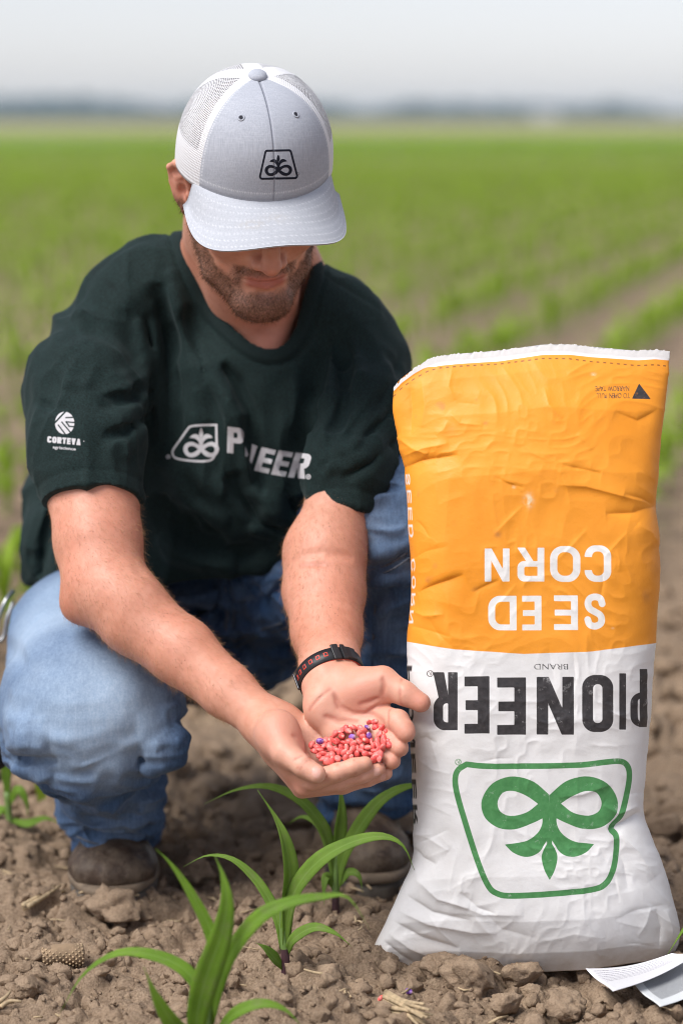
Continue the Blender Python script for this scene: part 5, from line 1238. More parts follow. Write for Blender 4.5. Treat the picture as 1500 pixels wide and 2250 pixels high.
JF = [
    ([(322, 1642), (362, 1628), (402, 1600)], [2.975, 2.985, 3.01], .006, -.008), ([(312, 1702), (352, 1706), (396, 1676)], [2.985, 2.995, 3.02], .006, -.010), ([(290, 1720), (320, 1708), (345, 1712)], [2.98, 2.99, 3.0], .007, .009),
    ([(22, 1662), (56, 1668), (96, 1664)], [3.02, 3.0, 2.98], .005, -.010), ([(30, 1704), (70, 1722), (120, 1722)], [3.02, 3.0, 2.98], .006, -.009), ([(60, 1740), (110, 1760), (160, 1765)], [3.0, 2.98, 2.98], .007, .008), ([(70, 1600), (120, 1622), (170, 1628)], [2.98, 2.965, 2.955], .007, .004), ([(260, 1640), (300, 1628), (340, 1600)], [2.95, 2.96, 2.97], .007, .004),
    ([(150, 1785), (215, 1820), (300, 1810), (345, 1780)], [3.06, 3.08, 3.09, 3.09], .006, .009), ([(165, 1815), (230, 1848), (310, 1838)], [3.09, 3.11, 3.12], .005, -.008), ([(140, 1765), (200, 1800), (260, 1805)], [3.04, 3.06, 3.07], .005, -.008), ([(355, 1730), (335, 1780), (338, 1830)], [3.08, 3.1, 3.12], .006, .008), ([(300, 1765), (320, 1800), (315, 1850)], [3.07, 3.09, 3.12], .005, -.008),
    ([(345, 1300), (400, 1330), (470, 1330)], [3.38, 3.36, 3.35], .006, .008), ([(350, 1350), (410, 1380), (480, 1372)], [3.4, 3.38, 3.36], .006, -.008), ([(530, 1280), (580, 1262), (630, 1230)], [3.3, 3.27, 3.25], .006, -.008), ([(540, 1320), (590, 1296), (640, 1256)], [3.31, 3.28, 3.25], .006, .008), ([(440, 1410), (470, 1440), (480, 1500)], 3.4, .007, .008), ([(560, 1420), (600, 1430), (640, 1420)], 3.3, .007, -.008),
    ([(812, 1060), (850, 1080), (890, 1080)], [3.1, 3.07, 3.06], .007, -.006), ([(806, 1140), (850, 1165), (895, 1165)], [3.1, 3.07, 3.06], .007, .006), ([(812, 1420), (850, 1440), (895, 1430)], 3.12, .008, .006), ([(812, 1560), (850, 1580), (895, 1560)], 3.16, .008, -.006), ([(806, 1690), (850, 1710), (900, 1700)], 3.2, .007, .006),
    # knee A: pouches at both sides and drag lines
    ([(310, 1655), (350, 1640), (392, 1622), (408, 1600)], [2.975, 2.985, 3.0, 3.02], .016, .024), ([(320, 1690), (360, 1680), (405, 1650)], [2.98, 2.99, 3.01], .014, .018), ([(300, 1672), (340, 1662), (385, 1648)], [2.97, 2.98, 3.0], .0065, -.018),
    ([(30, 1640), (60, 1625), (110, 1640)], [3.02, 3.0, 2.98], .015, .020), ([(20, 1680), (60, 1690), (120, 1695)], [3.03, 3.0, 2.98], .013, .016), ([(40, 1660), (80, 1660), (130, 1672)], [3.0, 2.98, 2.97], .006, -.014),
    ([(120, 1700), (180, 1745), (250, 1765), (300, 1745)], [2.99, 2.985, 2.99, 3.0], .014, .012), ([(130, 1740), (190, 1790), (270, 1800), (330, 1770)], [3.03, 3.03, 3.04, 3.05], .011, -.012),
    ([(335, 1720), (290, 1755), (262, 1800)], [3.04, 3.05, 3.07], .010, -.012), ([(350, 1740), (310, 1780), (290, 1830)], [3.08, 3.08, 3.1], .010, .010),
    ([(150, 1770), (200, 1820), (260, 1835)], [3.06, 3.09, 3.11], .011, .010), ([(180, 1800), (240, 1845), (320, 1840)], [3.09, 3.12, 3.13], .008, -.007), ([(175, 1845), (250, 1870), (335, 1860)], [3.12, 3.15, 3.15], .006, .005),
    ([(385, 1560), (350, 1590), (300, 1600)], [3.02, 2.98, 2.96], .012, .006), ([(20, 1560), (60, 1590), (110, 1600)], [3.03, 2.99, 2.965], .012, .006),
    ([(10, 1420), (40, 1440), (60, 1470)], [3.08, 3.05, 3.03], .010, -.008), ([(30, 1350), (70, 1330), (130, 1310)], [3.2, 3.17, 3.15], .012, -.004),
    # outseam of leg A
    ([(8, 1455), (30, 1520), (52, 1590), (66, 1622)], [3.05, 3.02, 3.0, 2.99], .0035, .0035), ([(14, 1455), (36, 1520), (58, 1590), (70, 1618)], [3.05, 3.02, 3.0, 2.99], .0022, -.003),
    # lap and fly
    ([(488, 1262), (496, 1320), (494, 1380), (512, 1410)], [3.32, 3.33, 3.35, 3.36], .006, .006), ([(505, 1262), (514, 1330), (510, 1390)], [3.32, 3.33, 3.35], .004, -.004),
    ([(360, 1290), (420, 1310), (480, 1300)], [3.36, 3.35, 3.34], .012, .008), ([(370, 1330), (430, 1350), (490, 1340)], [3.38, 3.37, 3.36], .012, -.008), ([(520, 1300), (570, 1260), (620, 1240)], [3.3, 3.27, 3.25], .012, .009), ([(520, 1340), (580, 1310), (640, 1270)], [3.31, 3.28, 3.25], .012, -.009),
    ([(515, 1410), (560, 1385), (630, 1365)], [3.35, 3.31, 3.27], .005, .005), ([(460, 1480), (540, 1470), (630, 1480)], [3.4, 3.37, 3.32], .014, .010), ([(440, 1440), (520, 1430), (600, 1440)], [3.4, 3.36, 3.3], .012, -.010),
    # knee B and its shin beside the bag
    ([(800, 1180), (840, 1220), (890, 1235)], [3.1, 3.07, 3.06], .010, .007), ([(810, 1250), (850, 1240), (895, 1215)], [3.1, 3.08, 3.07], .007, -.007), ([(805, 1290), (850, 1275), (900, 1240)], [3.11, 3.09, 3.08], .010, .009), ([(815, 1350), (840, 1300), (880, 1280)], [3.11, 3.1, 3.1], .008, -.006),
    ([(830, 1300), (822, 1400), (825, 1520), (815, 1640)], [3.11, 3.12, 3.14, 3.17], .006, -.005), ([(845, 1300), (838, 1400), (840, 1520), (830, 1640)], [3.11, 3.12, 3.14, 3.17], .009, .006), ([(870, 1060), (850, 1120), (820, 1160)], [3.08, 3.07, 3.1], .014, -.005),
    ([(700, 1800), (780, 1815), (900, 1800)], [3.26, 3.24, 3.25], .010, .008), ([(700, 1770), (780, 1780), (890, 1770)], [3.26, 3.23, 3.24], .008, -.007), ([(705, 1835), (790, 1850), (900, 1838)], [3.27, 3.24, 3.25], .006, .004),
]
JS = snap_all(jn, JF)
for A, wd, am in JS: jn.fold(A, wd, am * (1.5 if wd > .0055 else 1.1), True, .45)
def crumple_j(P):
    """where denim bunches: below and beside the bent knee, in the lap, at the hems"""
    q = PXS(P); x, y = q[:, 0], q[:, 1]
    legA = sstep(1640, 1720, y) * (x < 430); sideA = .7 * np.maximum(sstep(110, 40, x), sstep(320, 380, x)) * sstep(1540, 1600, y) * (x < 430)
    lap = sstep(330, 380, x) * sstep(680, 620, x) * (y < 1600); legB = (x > 680) * .8
    return np.clip(np.maximum.reduce([legA, sideA, lap, legB]), 0, 1) + .10
jV, jF = jn.mesh((-.45, 2.86, .03), (.24, 3.72, 0.66), .0038, B=16, slack=.02)
jV, jF = biggest(jV, jF); jV = smooth_mesh(jV, jF, 1, .4)
jV = jV + vnormals(jV, jF) * (.0018 * vnoise(jV, 17, 21) + .0010 * vnoise(jV, 42, 22) + crumple_j(jV) * (.0050 * ridge3(jV, (13, 13, 24), 51) + .0026 * ridge3(jV, (30, 30, 50), 57)))[:, None]
kneeA = W(195, 1560, 2.96); t = jV
fade = np.exp(-((np.linalg.norm((jV - W(205, 1560, 3.0)) * np.array([1, .62, 1]), axis=1)) / .098) ** 3)
fade = np.maximum(fade, .85 * np.exp(-((np.linalg.norm((jV - W(165, 1420, 3.15)) * np.array([1, .6, 1]), axis=1)) / .105) ** 4))
fade = np.maximum(fade, .28 * np.exp(-((np.linalg.norm(jV - W(230, 1760, 3.08), axis=1)) / .07) ** 2))
fade = np.maximum(fade, .16 * np.exp(-((np.linalg.norm(jV - W(868, 1120, 3.06), axis=1)) / .10) ** 2))
crv = np.zeros(len(jV))
for A, wd, am in JS:
    if am > 0 and .005 < wd < .0165:
        for i in range(len(A) - 1): _, qq = seg_dist(jV, A[i], A[i + 1]); crv = np.maximum(crv, np.exp(-(np.linalg.norm(qq, axis=1) / (wd * .8)) ** 2))
fade = np.clip(fade * (1 + .12 * fbm(jV, 14, 3, 31)) + .10 * fbm(jV, 12, 3, 31) + .16 * crv, 0, 1)
seam = np.zeros(len(jV))
for A, wd, am in JS:
    if am in (.0035, .006) and wd <= .006 or wd == .005 or (wd == .006 and am > 0):
        for i in range(len(A) - 1):
            _, qq = seg_dist(jV, A[i], A[i + 1]); seam = np.maximum(seam, np.exp(-(np.linalg.norm(qq, axis=1) / .006) ** 2))
mud = np.exp(-((np.linalg.norm((jV - W(88, 1525, 2.99)) * np.array([1.6, 1, .5]), axis=1)) / .012) ** 2)
m = M('denim'); c = m.co()
tw = m.n('ShaderNodeTexWave', 1, {'wave_type': 'BANDS', 'bands_direction': 'DIAGONAL'}, Vector=c, Scale=520.0, Distortion=1.0, Detail=1.0)
st = m.noise(m.scale(c, (230, 230, 26)), 1.0, 5, .75); st2 = m.noise(m.scale(c, (40, 40, 300)), 1.0, 3, .7); n1 = m.noise(c, 9, 4, .6)
gr = m.noise(c, 420, 2, .6)
dark = m.mix(m.map(st, .36, .64), (.020, .054, .135), (.055, .122, .245))
light = m.mix(m.map(st, .36, .64), (.370, .485, .635), (.47, .580, .710))
f = m.math('ADD', m.at('fade'), m.map(n1, .3, .7, -.09, .09), clamp=True)
col = m.mix(f, dark, light)
col = m.mix(m.map(tw, .2, .9, 0, .12), col, m.mix(f, (.01, .022, .055), (.16, .25, .40)))
col = m.mix(m.map(st2, .5, .75, 0, .25), col, m.mix(f, (.055, .10, .19), (.42, .52, .64)))
col = m.mix(m.math('MULTIPLY', m.at('seam'), m.map(st2, .35, .65, .1, .6)), col, m.mix(f, (.06, .085, .14), (.42, .47, .52)))
col = m.mix(m.math('MULTIPLY', m.at('mud'), .55), col, (.36, .28, .19))
col = m.mix(m.map(gr, .36, .64, 0, .34), col, m.mix(f, (.010, .026, .070), (.22, .32, .47)))
m.set('Base Color', col); m.set('Roughness', .88); m.set('Specular IOR Level', .2); m.set('Sheen Weight', .08)
m.set('Normal', m.bump(m.math('ADD', m.math('MULTIPLY', tw, .5), m.noise(c, 260, 3)), .3, .0012))
DENIM = m.m
jeans = mobj('jeans', jV, jF, DENIM, person, attrs={'fade': fade, 'seam': seam, 'mud': mud})
TH_L = simple('pale_seam_thread', (.30, .36, .44), .8, 600, .4, .35, nscale=500); TH_D = simple('dark_seam_thread', (.10, .115, .145), .8, 600, .4, .5, nscale=500)
SEAMS = [([(490, 1264), (497, 1300), (500, 1340), (497, 1385), (514, 1410)], 3.34, TH_D, .0016), ([(506, 1264), (512, 1300), (515, 1340), (512, 1384)], 3.34, TH_D, .0014),
    ([(515, 1411), (540, 1398), (575, 1384), (632, 1366)], 3.32, TH_D, .0016), ([(518, 1424), (545, 1410), (580, 1396), (632, 1379)], 3.32, TH_D, .0013), ([(170, 1838), (205, 1852), (250, 1858), (300, 1853), (340, 1842)], 3.14, TH_D, .0015),
    ([(706, 1824), (750, 1836), (800, 1839), (850, 1836), (900, 1828)], 3.25, TH_D, .0016), ([(806, 1254), (835, 1248), (865, 1234), (898, 1212)], 3.08, TH_D, .0017), ([(806, 1268), (836, 1262), (868, 1248), (900, 1226)], 3.08, TH_D, .0014), ([(824, 1330), (819, 1420), (820, 1510), (822, 1600), (813, 1700), (808, 1780)], 3.15, TH_D, .0017)]
for (A, mt_, r0) in snap_all(jn, SEAMS, .12):
    TV, TF = tube(spline(np.array(A), 30) + np.array([0, -.0045, .0015]), r0, 6); sm_ob = mobj('seam', quads_to_mesh('seam', TV, TF), None, mt_); sm_ob.parent = jeans

# ---------------------------------------------------------------- boots
def boot(toe, heel, name, wd=.050, hgt=.115, kneehi=.18):
    toe = np.array([toe[0], toe[1], 0.0]); heel = np.array([heel[0], heel[1], 0.0]); ax = heel - toe; Ln = np.linalg.norm(ax); ax /= Ln
    sd_ = np.array([-ax[1], ax[0], 0]); up = np.array([0, 0, 1.0])
    def B(a, b, c): return toe + ax * a + sd_ * b + up * c
    b = SDF()
    b.ell(B(.064, 0, .044), (.062, wd, .038), np.stack([ax, sd_, up], 1), .02)
    b.chain([B(.08, 0, .044), B(.15, 0, .060), B(.22, 0, .056)], [.036, .042, .038], .03)
    b.chain([B(.20, 0, .07), B(.185, 0, .10), B(.182, 0, .12)], [.042, .043, .044], .03)
    b.chain([B(.115, 0, .066), B(.17, 0, .115)], [.030, .032], .03)
    b.half(B(0, 0, .030), (0, 0, -1), .004)
    b.fold([B(.108, -.05, .06), B(.102, 0, .088), B(.108, .05, .06)], .004, -.003); b.fold([B(.122, -.05, .06), B(.118, 0, .096), B(.122, .05, .06)], .006, .003)
    b.fold([B(.078, -.06, .040), B(.073, -.03, .072), B(.072, 0, .080), B(.073, .03, .072), B(.078, .06, .040)], .0035, -.0032, False); b.fold([B(.15, -.03, .10), B(.14, 0, .115), B(.15, .03, .10)], .005, .004)
    b.fold([B(.02, -.045, .05), B(.005, 0, .06), B(.02, .045, .05)], .004, .0015)
    lo = np.minimum(toe, heel) - .09; hi = np.maximum(toe, heel) + .09; lo[2] = .0; hi[2] = .21
    V, F = b.mesh(lo, hi, .0035, B=12); V = V + vnormals(V, F) * (.0016 * vnoise(V, 45, 3) + .0008 * vnoise(V, 110, 4))[:, None]
    root = mobj(name, V, F, LEATHER, person)
    # welt and sole: two slabs with a foot-shaped outline
    th = np.linspace(0, 2 * np.pi, 64, endpoint=False)
    def outline(k):
        a = .145 - (.150 + k) * np.cos(th); wv = (.050 + k + .010 * np.exp(-((a - .07) / .06) ** 2)) * np.abs(np.sin(th)) ** .62 * np.sign(np.sin(th)); wv *= (1 - .12 * sstep(.10, .2, a))
        return a, wv
    def slab(zs, ks):
        Vs = []
        for z, k in zip(zs, ks):
            a, wv = outline(k); Vs.append(np.stack([toe + ax * ai + sd_ * wi + up * z for ai, wi in zip(a, wv)]))
        n = 64; F = grid_faces(n, len(zs), True); V = np.concatenate(Vs)
        cs = np.stack([Vs[0].mean(0), Vs[-1].mean(0)]); V = np.concatenate([V, cs]); i = np.arange(n); j = (i + 1) % n; o = (len(zs) - 1) * n
        F = np.concatenate([F, np.stack([j, i, np.full(n, len(V) - 2), np.full(n, len(V) - 2)], 1), np.stack([i + o, j + o, np.full(n, len(V) - 1), np.full(n, len(V) - 1)], 1)])
        return V, F
    V, F = slab([-.012, .0, .014, .020], [0, .002, .003, .001]); so = mobj('sole', quads_to_mesh('sole', V, F), None, SOLE); so.parent = root
    V, F = slab([.0215, .024, .031, .034], [.001, .005, .005, .002]); we = mobj('welt', quads_to_mesh('welt', V, F), None, WELT); we.parent = root
    V, F = tube(np.stack([B(.128, -.050, .082), B(.128, -.056, .084)]), .006, 10); ey = mobj('eyelet', quads_to_mesh('eyelet', V, F), None, simple('worn_brass', (.5, .42, .3), .35, None, 0, .1, 1.0)); ey.parent = root
    for k in range(3):
        V, F = tube(spline(np.stack([B(.120 + .022 * k, -.036, .086 + .010 * k), B(.116 + .022 * k, 0, .104 + .012 * k), B(.120 + .022 * k, .036, .086 + .010 * k)]), 10), .0028, 6); la = mobj('lace', quads_to_mesh('lace', V, F), None, LACE); la.parent = root
    return root
LACE = simple('boot_lace', (.07, .05, .035), .9, 200, .5, .3)
m = M('worn_brown_leather'); c = m.co(); n = m.noise(c, 18, 5, .65); n2 = m.noise(c, 130, 3)
col = m.mix(m.map(n, .3, .7), (.022, .012, .008), (.066, .038, .022)); col = m.mix(m.map(n2, .55, .75, 0, .5), col, (.16, .11, .075))
sep = m.n('ShaderNodeSeparateXYZ', 2, None, Vector=c); 
col = m.mix(m.math('MULTIPLY', m.map(m.noise(c, 30, 4, .7), .42, .66), .55), col, (.19, .145, .10))
m.set('Base Color', col); m.set('Roughness', m.map(n, .3, .7, .5, .75)); m.set('Normal', m.bump(m.math('ADD', n2, n), .4, .002)); LEATHER = m.m
SOLE = simple('dirty_rubber_sole', (.10, .085, .070), .85, 90, .5, .4); WELT = simple('leather_welt', (.17, .125, .085), .8, 120, .5, .35)
tA = G(246, 2004); bootA = boot((tA[0] - .002, tA[1]), (tA[0] - .012, tA[1] + .30), 'boot', .060); bootA['label'] = 'brown leather boot under the faded jeans leg'
tB = G(815, 1985); bootB = boot((tB[0] + .005, tB[1] + .02), (tB[0] - .02, tB[1] + .31), 'boot', .056); bootB['label'] = 'brown boot in shade behind the corn plants and bag'
# ---------------------------------------------------------------- cap
def rim(ph):
    r = .0965 * np.sin(ph); f = np.where(np.cos(ph) > 0, .110, .106) * np.cos(ph) - .002
    u = .036 + .010 * np.cos(ph) - .016 * sstep(.3, 1, -np.cos(ph))
    return r, f, u
UT = .1545
def dome(ph, e, bulge=0.0):
    """e 0 rim .. 1 top"""
    r0, f0, u0 = rim(ph); n = 2.45 + .25 * np.clip(np.cos(ph), 0, 1)
    a = e * np.pi / 2; k = np.cos(a) ** (2 / n) * (1 + bulge); h = np.sin(a) ** (2 / n)
    return np.stack([r0 * k, (f0 + .002) * k - .002 - .006 * e, u0 + (UT - u0) * h], -1)
def Hm(Lp): return HC + Lp @ HR.T
def panel(p0, p1, np_, ne, e0=0.0, e1=.995, bul=.008, lift=0.0):
    ph, e = np.meshgrid(np.linspace(p0, p1, np_), e0 + (e1 - e0) * (np.linspace(0, 1, ne)))
    sN = (ph - p0) / (p1 - p0); L_ = dome(ph, e, bul * np.sin(sN * np.pi) * np.cos(e * np.pi / 2))
    c_ = L_ - np.array([0, 0, .05]); L_ = L_ + c_ / np.linalg.norm(c_, axis=-1, keepdims=True) * lift
    return Hm(L_.reshape(-1, 3)), grid_faces(np_, ne), ph.ravel(), e.ravel()
D2 = math.radians
PF = D2(57)
m = M('grey_heather_twill'); c = m.co(); st = m.noise(m.scale(c, (900, 900, 60), (TH, 0, 0)), 1.0, 3, .7); st2 = m.noise(m.scale(c, (60, 60, 900), (TH, 0, 0)), 1.0, 3, .7); n1 = m.noise(c, 25, 3)
g = m.mix(m.map(st, .32, .68), (.335, .355, .405), (.46, .48, .535)); g = m.mix(m.map(st2, .5, .75, 0, .5), g, (.54, .555, .60)); g = m.mix(m.map(n1, .3, .7, 0, .2), g, (.34, .355, .40))
dirt_ = m.math('MULTIPLY', m.at('soil_mark'), m.map(m.noise(c, 190, 3), .35, .65)); g = m.mix(m.math('MULTIPLY', dirt_, .5), g, (.42, .37, .30))
emb = m.map(m.at('art'), .0003, -.0003); g = m.mix(emb, g, (.010, .012, .022)); seamm = m.at('seam'); g = m.mix(m.math('MULTIPLY', seamm, .65), g, (.15, .16, .20)); g = m.mix(m.at('stitch'), g, (.74, .75, .78))
m.set('Base Color', g); m.set('Roughness', .85); m.set('Specular IOR Level', .22)
m.set('Normal', m.bump(m.math('ADD', m.math('ADD', m.math('MULTIPLY', st, .4), m.math('MULTIPLY', st2, .4)), m.math('ADD', m.math('MULTIPLY', emb, 2.2), m.math('MULTIPLY', seamm, -2.5))), .4, .0008)); TWILL = m.m
def twill_attrs(V, art=None, seam=None, stitch=None, mark=None):
    z = np.zeros(len(V)); return {'art': z + 9 if art is None else art, 'seam': z if seam is None else seam, 'stitch': z if stitch is None else stitch, 'soil_mark': z if mark is None else mark}
V, F, ph, e = panel(-PF, PF, 190, 150, bul=.012)
N = vnormals(V, F); q = PXS(V); ax_, ay_ = q[:, 0], q[:, 1]
art_ = np.full(len(V), 9.0); mk = (ax_ > 540) & (ax_ < 680) & (ay_ > 310) & (ay_ < 410)
xx, yy = ax_[mk] - 611.5, ay_[mk] - 362.5; a_ = D2(1.0); xr, yr = xx * math.cos(a_) - yy * math.sin(a_), xx * math.sin(a_) + yy * math.cos(a_)
d = emblem(xr / 51.5, -yr / 58.0, ring=.085) * 52; rr = np.hypot(xx - 43, yy - 19); d = U2(d, np.abs(rr - 2.8) - .6)
art_[mk] = d * .00057
sm_ = np.exp(-(np.abs(ph) * .105 * np.cos(e * np.pi / 2) / .0009) ** 2) * (e < .99)
rim_seam = np.exp(-((e - .012) / .008) ** 2)
st_ = (np.exp(-((e - .045) / .0045) ** 2)) * (np.sin(ph * 260) > -.2) * .8 + np.exp(-((np.abs(np.abs(ph) - PF + .028)) / .010) ** 2) * (np.sin(e * 300) > -.2) * .6
V2 = V - N * (.0012 * sm_)[:, None]
cap = mobj('cap', V2, F, TWILL, person, attrs=twill_attrs(V, art_, np.maximum(sm_ * .8, rim_seam * .5), np.clip(st_, 0, 1)))
so = cap.modifiers.new('cloth thickness', 'SOLIDIFY'); so.thickness = .0022; so.offset = -1
cap['label'] = 'grey trucker cap with white mesh back and dark sprout emblem'
# white mesh back with woven borders
m = M('white_trucker_mesh'); cv = m.n('ShaderNodeCombineXYZ', 0, None, _0=m.at('mu'), _1=m.at('mv'), _2=0.0)
vo = m.n('ShaderNodeTexVoronoi', 'Distance', {'feature': 'F1', 'voronoi_dimensions': '2D'}, Vector=cv, Scale=1.0, Randomness=.12)
hole = m.math('MULTIPLY', m.map(vo, .42, .36), m.at('open'))
m.set('Base Color', (.70, .70, .72)); m.set('Roughness', .6); m.set('Normal', m.bump(m.map(vo, .2, .6), .5, .0008)); m.set('Alpha', m.math('SUBTRACT', 1.0, hole)); MESHW = m.m
def mesh_panel(p0, p1, ne=120):
    n = 150; V, F, ph, e = panel(p0, p1, n, ne, bul=.014)
    rad = .1 * np.cos(e * np.pi / 2); s = (ph - p0) * rad; s2 = (p1 - ph) * rad
    op = sstep(.008, .010, s) * sstep(.008, .010, s2) * sstep(.20, .23, e) * sstep(.97, .93, e)
    mu = (ph - p0) * np.maximum(rad, .02) / .0026; 
    o = mobj('mesh_panel', V, F, MESHW, cap, attrs={'mu': mu, 'mv': e * .155 / .0024, 'open': op}); so = o.modifiers.new('mesh thickness', 'SOLIDIFY'); so.thickness = .0012; so.offset = -1
    return o
for p0, p1 in ((PF, D2(122)), (D2(122), D2(180)), (D2(180), D2(238)), (D2(238), D2(360) - PF)): mesh_panel(p0, p1)
# brim
nA_, nD = 120, 46
al = np.linspace(-1, 1, nA_); dd = np.linspace(0, 1, nD); AL, DD = np.meshgrid(al, dd)
phi = AL * D2(63); ri, fi, ui = rim(phi)
th_ = AL * (np.pi / 2); ro = .099 * np.sign(np.sin(th_)) * np.abs(np.sin(th_)) ** .80; fo_ = .050 + .117 * np.abs(np.cos(th_)) ** .62
rr_ = ri * .985 * (1 - DD) + ro * DD; ff = (fi - .003) * (1 - DD) + fo_ * DD
uu = ui + .0045 - .36 * (ff - fi) * (.8 + .4 * DD) - 3.0 * rr_ ** 2 * sstep(0, .7, DD)
def grid_slab(P, th, nu, nv):
    Vt = P.reshape(-1, 3); F = grid_faces(nu, nv); N_ = vnormals(Vt, F); Vb = Vt - N_ * th
    if (N_ @ HR[:, 2]).mean() < 0: Vb = Vt + N_ * th
    n = nu * nv; Fb = F[:, ::-1] + n
    ring = np.concatenate([np.arange(nu), np.arange(1, nv) * nu + nu - 1, (nv - 1) * nu + np.arange(nu - 2, -1, -1), np.arange(nv - 2, 0, -1) * nu])
    r2 = np.roll(ring, -1); Fs_ = np.stack([ring, r2, r2 + n, ring + n], 1)
    return np.concatenate([Vt, Vb]), np.concatenate([F, Fb, Fs_])
P = Hm(np.stack([rr_, ff, uu], -1).reshape(-1, 3)); V, F = grid_slab(P, .0032, nA_, nD)
rows_ = np.zeros_like(DD)
for dv in (.22, .34, .46, .58, .70, .82, .93): rows_ = np.maximum(rows_, np.exp(-((DD - dv) / .012) ** 2) * (np.sin(AL * 150) > .1) * .85 * (np.abs(AL) < .93))
mkk = np.exp(-(((PXS(P)[:, 0] - 556) / 26) ** 2 + ((PXS(P)[:, 1] - 494) / 9) ** 2)) + .6 * np.exp(-(((PXS(P)[:, 0] - 610) / 30) ** 2 + ((PXS(P)[:, 1] - 480) / 10) ** 2))
z_ = np.zeros(len(P)); bri = mobj('brim', V, F, None, cap, attrs=twill_attrs(V, None, None, np.concatenate([rows_.ravel() * .55, z_]), np.concatenate([mkk, z_])))
m = TWILL.copy(); m.name = 'pale_grey_twill'
for nd in m.node_tree.nodes:
    if nd.type == 'MIX' and not nd.inputs[6].is_linked and nd.inputs[6].default_value[0] < .36: nd.inputs[6].default_value = (.40, .42, .46, 1); nd.inputs[7].default_value = (.50, .52, .565, 1)
bri.data.materials.append(m)
bV_, bF_ = ico(3); B_ = bV_ * np.array([.0115, .0115, .0065]); mobj('button', Hm(B_ + np.array([0, -.008, UT + .001])), bF_, TWILL, cap, attrs=twill_attrs(B_))
for s in (-1, 1):                                       # eyelets
    for a_, e_ in ((D2(31) * s, .60),):
        p = dome(np.array(a_), np.array(e_), .012 * math.cos(e_ * 1.57)); q0 = dome(np.array(a_ + .01), np.array(e_), .0); q1 = dome(np.array(a_), np.array(e_ + .01), .0)
        t1_ = q0 - dome(np.array(a_), np.array(e_), .0); t1_ /= np.linalg.norm(t1_); t2_ = q1 - dome(np.array(a_), np.array(e_), .0); t2_ -= t1_ * (t1_ @ t2_); t2_ /= np.linalg.norm(t2_)
        an = np.linspace(0, 2 * np.pi, 25)[:-1]; path = p + np.stack([np.cos(x_) * t1_ + np.sin(x_) * t2_ for x_ in an]) * .0036
        path = np.concatenate([path, path[:1]]); TV, TF = tube(Hm(path), .0010, 6, False); o = mobj('eyelet', quads_to_mesh('eyelet', TV, TF), None, TWILL, cap)
        for k_, v_ in twill_attrs(TV).items(): attr(o.data, k_, v_)
        nn_ = np.cross(t1_, t2_); dk = p + nn_ * (.0006 if nn_ @ p > 0 else -.0006) + np.concatenate([[np.zeros(3)], np.stack([np.cos(x_) * t1_ + np.sin(x_) * t2_ for x_ in an]) * .0022])
        mobj('eyelet_hole', Hm(dk), [[0, i + 1, (i + 1) % 24 + 1] for i in range(24)], simple('eyelet_dark', (.02, .02, .03), .9), cap)

# ---------------------------------------------------------------- beard, hair and arm hair as strands
def strands(name, P, Dr, Ln, rad, mat, seg=4, curl=.25, seed=0, parent=person):
    r_ = np.random.default_rng(seed); n = len(P); cu = bpy.data.hair_curves.new(name); cu.add_curves([seg] * n)
    t = np.linspace(0, 1, seg)[None, :, None]; bend = r_.normal(0, curl, (n, 3)); 
    Q = P[:, None] + (Dr[:, None] * t + bend[:, None] * t ** 2) * Ln[:, None, None]
    cu.attributes['position'].data.foreach_set('vector', Q.astype(np.float32).ravel())
    ra = cu.attributes.new('radius', 'FLOAT', 'POINT'); ra.data.foreach_set('value', (rad * (1 - .75 * np.broadcast_to(t[..., 0], (n, seg)))).astype(np.float32).ravel())
    cu.materials.append(mat); o = bpy.data.objects.new(name, cu); link(o, parent); o.matrix_parent_inverse = Matrix.Translation(-Vector(parent.location)); return o
def hair_mat(name, a, b, c_):
    m = M(name); h = m.n('ShaderNodeHairInfo', 'Random'); i = m.n('ShaderNodeHairInfo', 'Intercept'); col = m.mix(m.map(h, .0, .8), a, b); col = m.mix(m.math('MULTIPLY', m.map(h, .7, 1.0), i), col, c_)
    m.set('Base Color', col); m.set('Roughness', .5); m.set('Specular IOR Level', .15); return m.m
r_ = np.random.default_rng(4)
wgt = beard * (beard > .25) * (np.arange(len(bV)) < len(fV)); wgt = wgt * (hair < .3); wgt /= wgt.sum(); ix = r_.choice(len(bV), 8500, p=wgt)
P = bV[ix] + r_.normal(0, .0009, (len(ix), 3)); nn = bN[ix]; dn = -HR[:, 2] * .75 - HR[:, 1] * .15; dn = dn + np.outer(np.sign(L[ix, 0]), HR[:, 0]) * .12
Dr = nn * .55 + dn; Dr /= np.linalg.norm(Dr, axis=1)[:, None]
strands('beard', P, Dr, r_.uniform(.0022, .0052, len(ix)) * (.5 + .5 * beard[ix]), .00014, hair_mat('beard_hair', (.022, .011, .006), (.080, .038, .017), (.42, .23, .10)), seed=1)
wgt = hair * (hair > .3) * (np.arange(len(bV)) < len(fV)); 
if wgt.sum() > 0:
    ix = r_.choice(len(bV), 3500, p=wgt / wgt.sum()); Dr = bN[ix] * .35 - HR[:, 2] * .8 - HR[:, 1] * .2; strands('head_hair', bV[ix], Dr, r_.uniform(.004, .009, len(ix)), .00010, hair_mat('short_hair', (.030, .016, .009), (.08, .042, .02), (.25, .15, .07)), seed=2)
q = PXS(bV); fa = (armd > .4) & (np.arange(len(bV)) < len(fV)) & (q[:, 1] > 1080)
dorsal = np.ones(len(bV)); ix = r_.choice(np.flatnonzero(fa), 15000); axisA = W(582, 1584, 2.85) - W(238, 1285, 2.985); axisA /= np.linalg.norm(axisA); axisB = W(728, 1496, 2.862) - W(712, 1215, 3.03); axisB /= np.linalg.norm(axisB)
